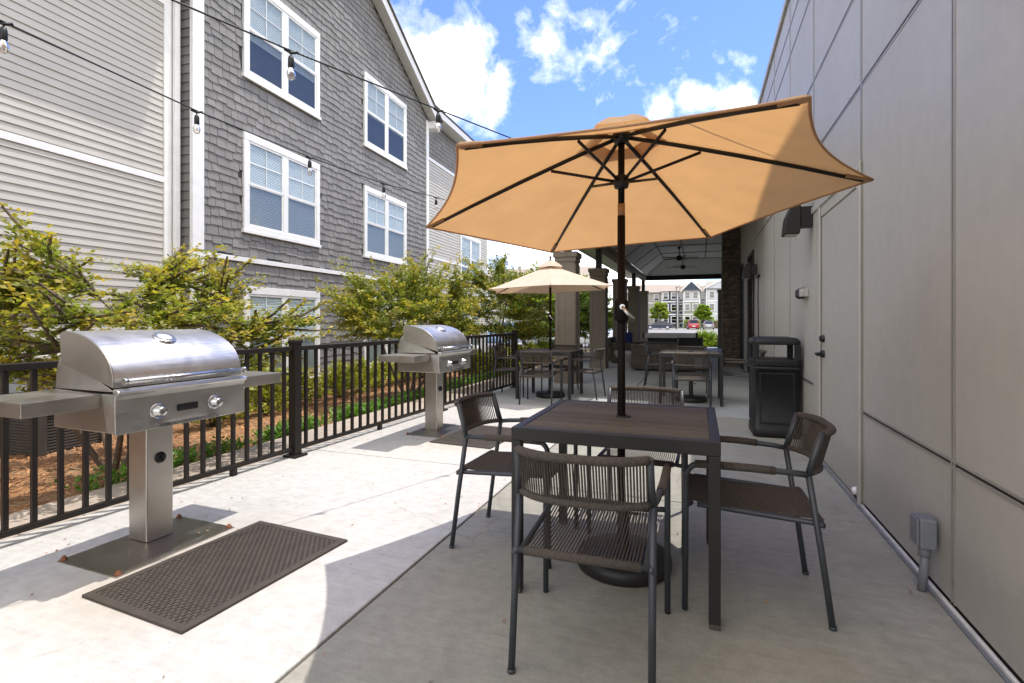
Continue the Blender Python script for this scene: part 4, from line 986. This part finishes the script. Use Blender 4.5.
def tree(loc,H,Rad,zc,label,group,nspray=260,nl=34,size=.05,mat=None,yt=.9,seed=0,stems=4,trunk=.03,dense=False,name='ornamental_tree'):
    global rng; rng=np.random.default_rng(seed+11); rd=random.Random(seed)
    t=thing(name,label,'tree',loc,0,group)
    mb=MB(); nodes=[]
    ph=[rd.uniform(0,6.28) for _ in range(4)]
    def lumpf(a,h): return 1+.20*math.sin(2*a+ph[0]+2*h)+.16*math.sin(3*a+ph[1]-3*h)+.10*math.sin(5*a+ph[2]+5*h)
    def curve(a,b,up,r0,r1,n,seg=5):
        m=a.lerp(b,.5)+Vector((rd.uniform(-.06,.06),rd.uniform(-.06,.06),up))*(b-a).length*.5
        pts=[a*(1-q)**2+m*2*q*(1-q)+b*q*q for q in [i/seg for i in range(seg+1)]]
        mb.tube(pts,[r0+(r1-r0)*i/seg for i in range(seg+1)],n,cap=False); return pts
    zb=zc*.9; Hc=H-zb
    if dense or stems==1:
        tr=curve(Vector((0,0,0)),Vector((0,0,H*.92)),0,trunk,trunk*.2,8,8); starts=tr[3:]
    else:
        starts=[]
        for k in range(stems):
            a=2*PI*k/stems+rd.uniform(-.5,.5); R0=Rad*rd.uniform(.25,.5)
            p=curve(Vector((.05*math.cos(a),.05*math.sin(a),0)),Vector((R0*math.cos(a),R0*math.sin(a),zb+Hc*rd.uniform(.2,.42))),-.25,trunk,trunk*.5,7,7); starts+=p[4:]
    # secondary limbs
    sec=[]
    nsec=46 if not dense else 30
    for k in range(nsec):
        a=2*PI*k*.618+rd.uniform(-.3,.3); h=(k+.5)/nsec; h=rd.uniform(max(0,h-.15),min(1,h+.15))
        prof=(math.sin(PI*(.18+.72*h))**.6)*(1-.25*h if not dense else 1-.45*h)
        rr_=Rad*lumpf(a,h)*prof*rd.uniform(.62,.82)
        e=Vector((rr_*math.cos(a),rr_*math.sin(a),zb+Hc*(.06+.76*h)*rd.uniform(.9,1.04)))
        s0=min(starts,key=lambda c:(c-e).length+3*max(0,c.z-e.z))
        sec.append(curve(s0,e,.12,trunk*.17,trunk*.06,5,6))
    P0=[];D0=[]
    for k in range(nspray):
        br=rd.choice(sec) if k>=2*len(sec) else sec[k%len(sec)]; q=rd.uniform(.22,1)**.75 if k>=2*len(sec) else (.99 if k<len(sec) else .8); i=min(5,int(q*6)); c=br[i].lerp(br[i+1],q*6-i) if i<6 else br[-1]
        d=(br[-1]-br[0]).normalized(); side=Vector((-d.y,d.x,0))*rd.uniform(-1.1,1.1)
        dd=Vector((d.x,d.y,d.z*.3))*rd.uniform(.2,1)+side+Vector((0,0,rd.uniform(-.15,.34)))
        P0.append(np.array(c)); D0.append(np.array(dd))
    v,f,a,tw=sprays(P0,D0,(.50 if Rad<2 else .28*Rad) ,nl,size,yt)
    for w in tw[::2]: mb.tube(w,[.003,.0024,.0014] if Rad<1.9 else [.02,.015,.01],3,cap=False)
    mb.build('trunk',M['bark'],t)
    leafobj('crown',v,f,a,mat or M['leaf'],t)
    return t
g='crape myrtle trees along the fence'
tree((-5.15,3.30,terr(-5.15,3.3)),2.22,1.95,.85,'nearest yellow green small tree behind the first grill, in front of the siding',g,640,58,.050,seed=4,yt=1.0)
tree((-4.95,8.2,terr(-4.95,8)),2.55,1.6,.95,'small green tree rising behind the farther grill',g,720,54,.056,seed=5,yt=.85)
tree((-4.75,11.6,-.2),3.1,1.7,.9,'small tree with orange tips right of the farther grill, in front of the far siding',g,700,52,.060,seed=8,yt=.7)
tree((-4.5,15.3,-.25),3.3,1.9,.9,'green tree with slim trunk just left of the farther umbrella pole',g,700,50,.07,mat=M['leaf_b'],seed=12,yt=.6,stems=3)
tree((-4.6,19.2,-.35),3.7,1.9,.9,'green tree seen between the first and second porch columns',g,560,46,.095,mat=M['leaf_b'],seed=15,yt=.5,stems=3)
tree((-4.9,23.5,-.4),3.6,1.9,.8,'green tree at the far end of the planting bed, before the parked cars',g,520,46,.10,mat=M['leaf_b'],seed=19,yt=.5,stems=3)
def shrub(loc,r,h,label,mat,n=90,seed=0,size=.045,group=None,name='shrub'):
    global rng; rng=np.random.default_rng(seed+99); rd=random.Random(seed)
    t=thing(name,label,'shrub',loc,0,group); P0=[];D0=[]
    for k in range(n):
        a=rd.uniform(0,2*PI); el=rd.uniform(.1,PI/2); u=rd.random()**.4
        d=Vector((math.cos(a)*math.cos(el),math.sin(a)*math.cos(el),math.sin(el)))
        P0.append(np.array((d.x*r*u*.8,d.y*r*u*.8,d.z*h*u*.75+.03))); D0.append(np.array((d.x,d.y,d.z+.5)))
    v,f,a,tw=sprays(P0,D0,.3*h+.06,26,size,.8)
    mb=MB()
    for w in tw[::4]: mb.tube([(0,0,0),w[0],w[2]],[.006,.004,.002],3,cap=False)
    mb.build('stems',M['bark'],t); leafobj('foliage',v,f,a,mat,t)
    return t
gs='low shrubs along the shingled building'
for k in range(11):
    y=5.6+k*.98; x=-6.7-.057*(y-6)+random.uniform(-.15,.15)
    shrub((x,y,terr(x,y)),.46+.08*random.random(),.52+.2*random.random(),'yellow green shrub by the shingled building, '+['nearest','second','third','fourth','fifth','sixth','seventh','eighth','ninth','tenth','farthest'][k]+' along the wall from the near grill',M['leaf_y'],190,k,.05,gs)
for k in range(7):
    y=11.2+k*1.35
    shrub((-4.95+random.uniform(-.15,.15),y,terr(-5,y)),.5,.6,'bushy shrub by the walkway beyond the farther grill, '+['nearest','second','third','fourth','fifth','sixth','farthest'][k]+' in its row',M['leaf_y'] if k<4 else M['leaf_h'],180,30+k,.055,'shrubs beside the walkway')
for k,(x,y,r,h) in enumerate([(.2,25.9,.8,1.0),(-.85,26.1,.7,.8),(1.15,25.8,.7,1.1),(-1.9,26.1,.5,.55)]):
    shrub((x,y,-.42),r,h,'bright green bush at the end of the porch, '+['behind the table without an umbrella','left of the tallest bushes','rightmost, tallest','leftmost and lowest'][k],M['leaf_h'],330,60+k,.085,'bushes at the end of the porch')
# weeds along the walkway
rng=np.random.default_rng(3); pts=[];ds=[]
for k in range(3200):
    y=rng.uniform(2.6,12.5); dens=.5+.5*math.sin(y*2.1)+.3*math.sin(y*5.3+1)
    if rng.uniform()>.25+dens*.7: continue
    if y<4.4 and rng.uniform()<.75: continue
    x=-4.33-abs(rng.normal(0,.16)); pts.append(np.array((x,y,terr(x,y)+.01))); ds.append(np.array((rng.normal(0,.6),rng.normal(0,.6),1.)))
v,f,a,_=sprays(pts,ds,.13,15,.042,.6)
tag(leafobj('ground_cover',v,f,a,M['leaf_g']),'bright green weeds growing along the edge of the walkway','weeds',kind='stuff')

# ------------------------------------------------------------------ cars
def car(loc,rz,paintm,label,suv=False):
    c=thing('parked_car',label,'car',loc,rz,'cars parked beyond the patio')
    hh=1.66 if suv else 1.44
    # profile: x forward, z
    low=[(-2.25,.35),(-2.28,.62),(-2.2,.88 if not suv else 1.0),(-1.6,.93 if not suv else 1.02),(.75,.93 if not suv else 1.0),(1.9,.80 if not suv else .92),(2.2,.66),(2.26,.4),(2.1,.25),(-2.1,.25)]
    mb=MB(); mb.prism(low,-.88,.88,'y'); b=mb.build('body',paintm,c,bevel=.09,seg=3)
    top=[(-2.05 if suv else -1.75,.9),(-1.85 if suv else -1.15,hh-.06),(-1.6 if suv else -.9,hh),(.0,hh),(.25,hh-.04),(1.1,.92)]
    rb_=len(top); y0,y1=.80,.62
    vs=[]
    for s in (-1,1):
        for x,z in top: k=(z-.9)/(hh-.9); vs.append((x,s*(y0+(y1-y0)*k),z))
    mb=MB(); mb.add(vs,[(i,(i+1)%rb_,rb_+(i+1)%rb_,rb_+i) for i in range(rb_)]+[tuple(range(rb_))[::-1],tuple(range(rb_,2*rb_))]); mb.build('cabin_glass',M['cg'],c,bevel=.04)
    mb=MB(); mb.box(-1.62 if suv else -.95,.12,-.63,.63,hh-.03,hh+.015); 
    for s in (-1,1):
        for (x0,z0,x1,z1) in ((top[0][0],.9,top[1][0],hh-.06),(1.1,.92,.25,hh-.04),(-.35,.9,-.35,hh)): 
            k0=y0*s;k1=y1*s; mb.tube([(x0,k0,z0),(x1,k1,z1)],.035,5)
    mb.build('roof',paintm,c,bevel=.01)
    for x in (-1.4,1.42):
        for s in (-1,1):
            w=MB(); w.lathe([(.0,-.1),(.24,-.1),(.33,-.09),(.34,0),(.33,.09),(.24,.1),(.0,.1)],(0,0,0),24,Matrix.Translation((x,s*.80,.34))@Matrix.Rotation(PI/2,4,'X')); wo=w.build('wheel',M['tyre'],c)
            w=MB(); w.lathe([(0,.11),(.2,.108),(.22,.102)],(0,0,0),20,Matrix.Translation((x,s*.80,.34))@Matrix.Rotation(-s*PI/2,4,'X')); w.build('rim',M['rim'],wo)
    for s in (-1,1):
        MB().box(-2.31,-2.2,s*.7-.14,s*.7+.14,.68,.84).build('tail_light',M['lred'],c,bevel=.02)
        MB().box(2.1,2.25,s*.66-.14,s*.66+.14,.58,.70).build('headlight',M['lclear'],c,bevel=.02)
    MB().box(-2.30,-2.27,-.25,.25,.5,.62).build('number_plate',M['white'],c)
    return c
M['cg']=pm('car_glass',(.02,.025,.03),rough=.06)
def Wp(px,t):
    u=(px-512)/520; return (t*(-SN+u*CA),t*(CA+u*SN))
x,y=-8.0,93.0
car((-6.6,92,-.4),PI+.05,M['p_navy'],'dark blue sedan parked side on in front of the navy apartment house')
car((-1.2,96,-.4),PI/2+.1,M['p_red'],'red car seen from behind in front of the cream gabled apartment house',True)
car((1.4,98,-.4),PI/2,M['p_grey'],'grey car parked to the right of the red car')
for k,(x,y,m,lb) in enumerate([(-8.6,30.5,'p_silver','silver car half hidden behind the small trees, left of the farther umbrella pole'),(-5.7,31,'p_white','white car behind the trees next to the first porch column'),(-11.4,30.3,'p_blue','pale blue car behind the fence end post and trees'),(-14.2,30.2,'p_white','white car at the far left end of the parked row'),]):
    car((x,y,-.4),PI/2 if k%2 else -PI/2,M[m],lb,k%2==1)

# ------------------------------------------------------------------ far buildings
def fwin(mb,pb,x,y,z,w=1.0,h=1.5):
    pass
def farhouse(x0,x1,y,zs,ev,ridge,mats,label,gable=False,cols=2,name='apartment_house'):
    h=thing(name,label,'building',(x0,y,-.45),0,'apartment houses across the car park')
    W=x1-x0
    bands=[(0,2.9),(2.9,5.7),(5.7,ev)]
    for (a,b),m in zip(bands,mats): MB().box(0,W,0,12,a,b).build('wall',M[m],h)
    for (a,b) in bands[1:]: MB().box(-.0,W,-.06,-.001,a-.12,a+.12).build('belt_trim',M['white'],h)
    for x in (0.0,W): MB().box(max(0,x-.15) if x>0 else 0,.15 if x==0 else W,-.07,-.002,0.,ev).build('corner_board',M['white'],h)
    if gable:
        mb=MB(); mb.prism([(-.3,ev),(W+.3,ev),(W/2,ridge)],-.1,12,'y'); mb.build('gable',M[gable],h)
        mb=MB(); mb.prism([(-.5,ev-.1),(W/2,ridge+.05),(W+.5,ev-.1),(W+.5,ev+.15),(W/2,ridge+.4),(-.5,ev+.15)],-.35,-.11,'y'); mb.build('rake_trim',M['white'],h)
    mb=MB(); mb.prism([(-.5,ev),(6,ridge if not gable else ridge),(12.5,ev)],-.3 if not gable else 0,W+.3 if not gable else W,'x'); mb.build('roof',M['roof_tan'],h)
    for zc in (1.0,3.7,6.3):
        for k in range(cols):
            xc=W*(k+.5)/cols
            w=MB(); w.box(xc-.62,xc+.62,-.12,-.003,zc-.1,zc+1.55); wo=w.build('window',M['white'],h)
            MB().box(xc-.45,xc+.45,-.15,-.121,zc+.06,zc+.72).box(xc-.45,xc+.45,-.15,-.121,zc+.78,zc+1.4).build('pane',M['darkpane'],wo)
    return h
farhouse(-19,-8.4,128,0,8.2,10.5,('cream','cream','cream'),'pale cream apartment house at the far left of the car park, behind the street pole',cols=4)
farhouse(-8.0,-4.6,120,0,8.0,9.9,('navy','navy','navy'),'navy clad apartment house with white window frames behind the dark blue sedan',cols=2)
farhouse(-4.5,-3.5,121,0,7.8,9.7,('navy','navy','navy'),'narrow dark recessed entrance bay between the navy and the gabled house',cols=1)
farhouse(-3.4,-.1,119,0,8.0,10.0,('greyclad','greyclad','whiteclad'),'sage and white gabled apartment house with dark gable behind the red car',gable='navy',cols=2)
farhouse(0,1.1,121,0,7.8,9.6,('greyclad','greyclad','greyclad'),'narrow sage bay between the gabled house and the white house',cols=1)
farhouse(1.2,8.2,118,0,8.3,10.2,('whiteclad','whiteclad','whiteclad'),'bright white apartment house at the right edge of the view through the porch',gable='whiteclad',cols=3)
farhouse(-46,-15.5,78,0,7.8,10.4,('greyclad','cream','navy'),'long grey roofed apartment house glimpsed left of the nearest porch columns',cols=8)
for k,(x,y,hh,rr_) in enumerate([(-7.0,100,5.6,1.9),(.6,102,4.9,1.6),(-13.5,100,3.2,2.0)]):
    tree((x,y,-.4),hh,rr_,hh*.35,['dark green round tree in front of the navy house','yellow green tree in front of the gabled house','low yellow bush like tree by the street pole'][k],'trees in the car park',260,60,.34,mat=M['leaf_b'] if k==0 else M['leaf_h'],seed=40+k,yt=.5,stems=1,trunk=.12,dense=True,name='street_tree')
for k,(x0,x1) in enumerate([(-3.0,.0),(1.5,6.5)]):
    t=thing('hedge',['clipped dark hedge between the dark sedan and the red car','clipped dark hedge right of the red car'][k],'hedge',((x0+x1)/2,108.5,-.35),0,'hedges before the far houses')
    rng=np.random.default_rng(70+k); n=2600; c=np.stack([rng.uniform(-(x1-x0)/2,(x1-x0)/2,n),rng.uniform(-.7,.7,n),rng.uniform(0,1.5,n)],1); v,f,a=leafquads(c,rng.normal(0,1,(n,3)),.22,np.zeros(n)); leafobj('foliage',v,f,a,M['leaf_b'],t)
    MB().box(-(x1-x0)/2+.1,(x1-x0)/2-.1,-.6,.6,0,1.4).build('inner_branches',M['bark'],t)
for k,(x,y,h) in enumerate([(-8.0,70,8.8),(-4.0,98,7.5)]):
    t=thing('street_lamp',['tall slim grey street lamp standing left of the dark sedan','slim dark lamp post in front of the narrow entrance bay'][k],'street lamp',(x,y,-.4),0,'lamp posts in the car park')
    MB().tube([(0,0,0),(0,0,h)],[.11,.07],10).build('post',M['frame'],t); MB().box(-.15,.5,-.12,.12,h,h+.1).build('lamp_head',M['frame'],t,bevel=.02)

# ------------------------------------------------------------------ world, sun, camera
w=bpy.data.worlds.new('World'); sc.world=w; w.use_nodes=True; nt=w.node_tree; nt.nodes.clear()
sd=Vector((SX,SY,1)).normalized(); el=math.asin(sd.z); az=math.atan2(sd.x,sd.y)
out=N(nt,'ShaderNodeOutputWorld'); bg=N(nt,'ShaderNodeBackground'); bg.inputs[1].default_value=.15
sky=N(nt,'ShaderNodeTexSky'); sky.sky_type='NISHITA'; sky.sun_disc=False; sky.sun_elevation=el; sky.sun_rotation=az; sky.altitude=100; sky.air_density=1.0; sky.dust_density=.6; sky.ozone_density=2.2
tc=N(nt,'ShaderNodeTexCoord'); V=tc.outputs['Generated']
def raydir(px,py):
    u=(px-512)/520; v=(320-py)/520; return Vector((-SN+u*CA,CA+u*SN,v)).normalized()
tot=None
for (px,py,r,wt) in [(400,50,.12,1.0),(440,66,.12,1.0),(480,95,.08,.95),(440,45,.09,.5),(545,-15,.11,.24),(548,40,.05,.30),(542,80,.04,.30),(600,35,.10,.24),(655,40,.08,.22),(662,108,.035,.7),(692,98,.045,.75),(740,112,.05,.85),(715,60,.06,.42),(490,130,.04,.5),(520,270,.2,.75),(620,290,.2,.7)]:
    c=raydir(px,py); dd=N(nt,'ShaderNodeVectorMath',operation='DISTANCE'); L(nt,V,dd.inputs[0]); dd.inputs[1].default_value=c
    mr=N(nt,'ShaderNodeMapRange',interpolation_type='SMOOTHSTEP'); mr.inputs[1].default_value=r*1.5; mr.inputs[2].default_value=0; mr.inputs[3].default_value=0; mr.inputs[4].default_value=wt; L(nt,dd.outputs['Value'],mr.inputs[0])
    if tot is None: tot=mr.outputs[0]
    else:
        ad=N(nt,'ShaderNodeMath',operation='MAXIMUM'); L(nt,tot,ad.inputs[0]); L(nt,mr.outputs[0],ad.inputs[1]); tot=ad.outputs[0]
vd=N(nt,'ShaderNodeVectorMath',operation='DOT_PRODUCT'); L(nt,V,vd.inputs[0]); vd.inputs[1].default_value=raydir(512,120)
mr=N(nt,'ShaderNodeMapRange',interpolation_type='SMOOTHSTEP'); mr.inputs[1].default_value=.66; mr.inputs[2].default_value=.35; mr.inputs[3].default_value=0; mr.inputs[4].default_value=1.0; L(nt,vd.outputs['Value'],mr.inputs[0])  # unseen bright cloud cover outside the view, added as fill light
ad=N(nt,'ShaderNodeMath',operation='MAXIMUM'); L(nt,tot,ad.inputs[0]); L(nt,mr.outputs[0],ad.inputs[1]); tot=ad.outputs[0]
n1=noise(nt,V,6.5,12,.6,.6)
n2=noise(nt,V,26,6,.6,.2)
s1=N(nt,'ShaderNodeMath',operation='MULTIPLY_ADD'); L(nt,n1.outputs[0],s1.inputs[0]); s1.inputs[1].default_value=3.0; s1.inputs[2].default_value=-1.5
s2=N(nt,'ShaderNodeMath',operation='MULTIPLY_ADD'); L(nt,n2.outputs[0],s2.inputs[0]); s2.inputs[1].default_value=.9; s2.inputs[2].default_value=-.45
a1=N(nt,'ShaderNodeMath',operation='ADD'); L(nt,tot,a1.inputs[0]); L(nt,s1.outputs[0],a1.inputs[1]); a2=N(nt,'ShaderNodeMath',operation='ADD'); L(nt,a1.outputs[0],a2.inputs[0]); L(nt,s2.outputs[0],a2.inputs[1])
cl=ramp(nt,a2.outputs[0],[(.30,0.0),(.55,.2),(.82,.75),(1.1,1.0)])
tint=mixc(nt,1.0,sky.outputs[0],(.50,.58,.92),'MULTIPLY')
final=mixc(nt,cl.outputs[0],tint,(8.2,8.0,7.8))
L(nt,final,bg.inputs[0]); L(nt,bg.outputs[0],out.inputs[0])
sl=bpy.data.lights.new('Sun','SUN'); sl.energy=2.0; sl.angle=R_(.5); sl.color=(1,.955,.88)
so=bpy.data.objects.new('Sun',sl); C.objects.link(so); so.rotation_euler=(-sd).to_track_quat('-Z','Y').to_euler(); so.location=(2,2,20)
cd=bpy.data.cameras.new('Camera'); cam=bpy.data.objects.new('Camera',cd); C.objects.link(cam); sc.camera=cam
cam.location=(0,0,1.22); cam.rotation_euler=(PI/2,0,R_(19.88)); cd.sensor_width=36; cd.lens=520/1024*36; cd.shift_y=-21.5/1024; cd.clip_end=3000; cd.clip_start=.05
sc.view_settings.view_transform='Standard'; sc.view_settings.look='None'; sc.view_settings.gamma=1; sc.view_settings.exposure=1.2
sc.render.engine='CYCLES'; sc.cycles.max_bounces=10; sc.cycles.transparent_max_bounces=16; sc.cycles.diffuse_bounces=7
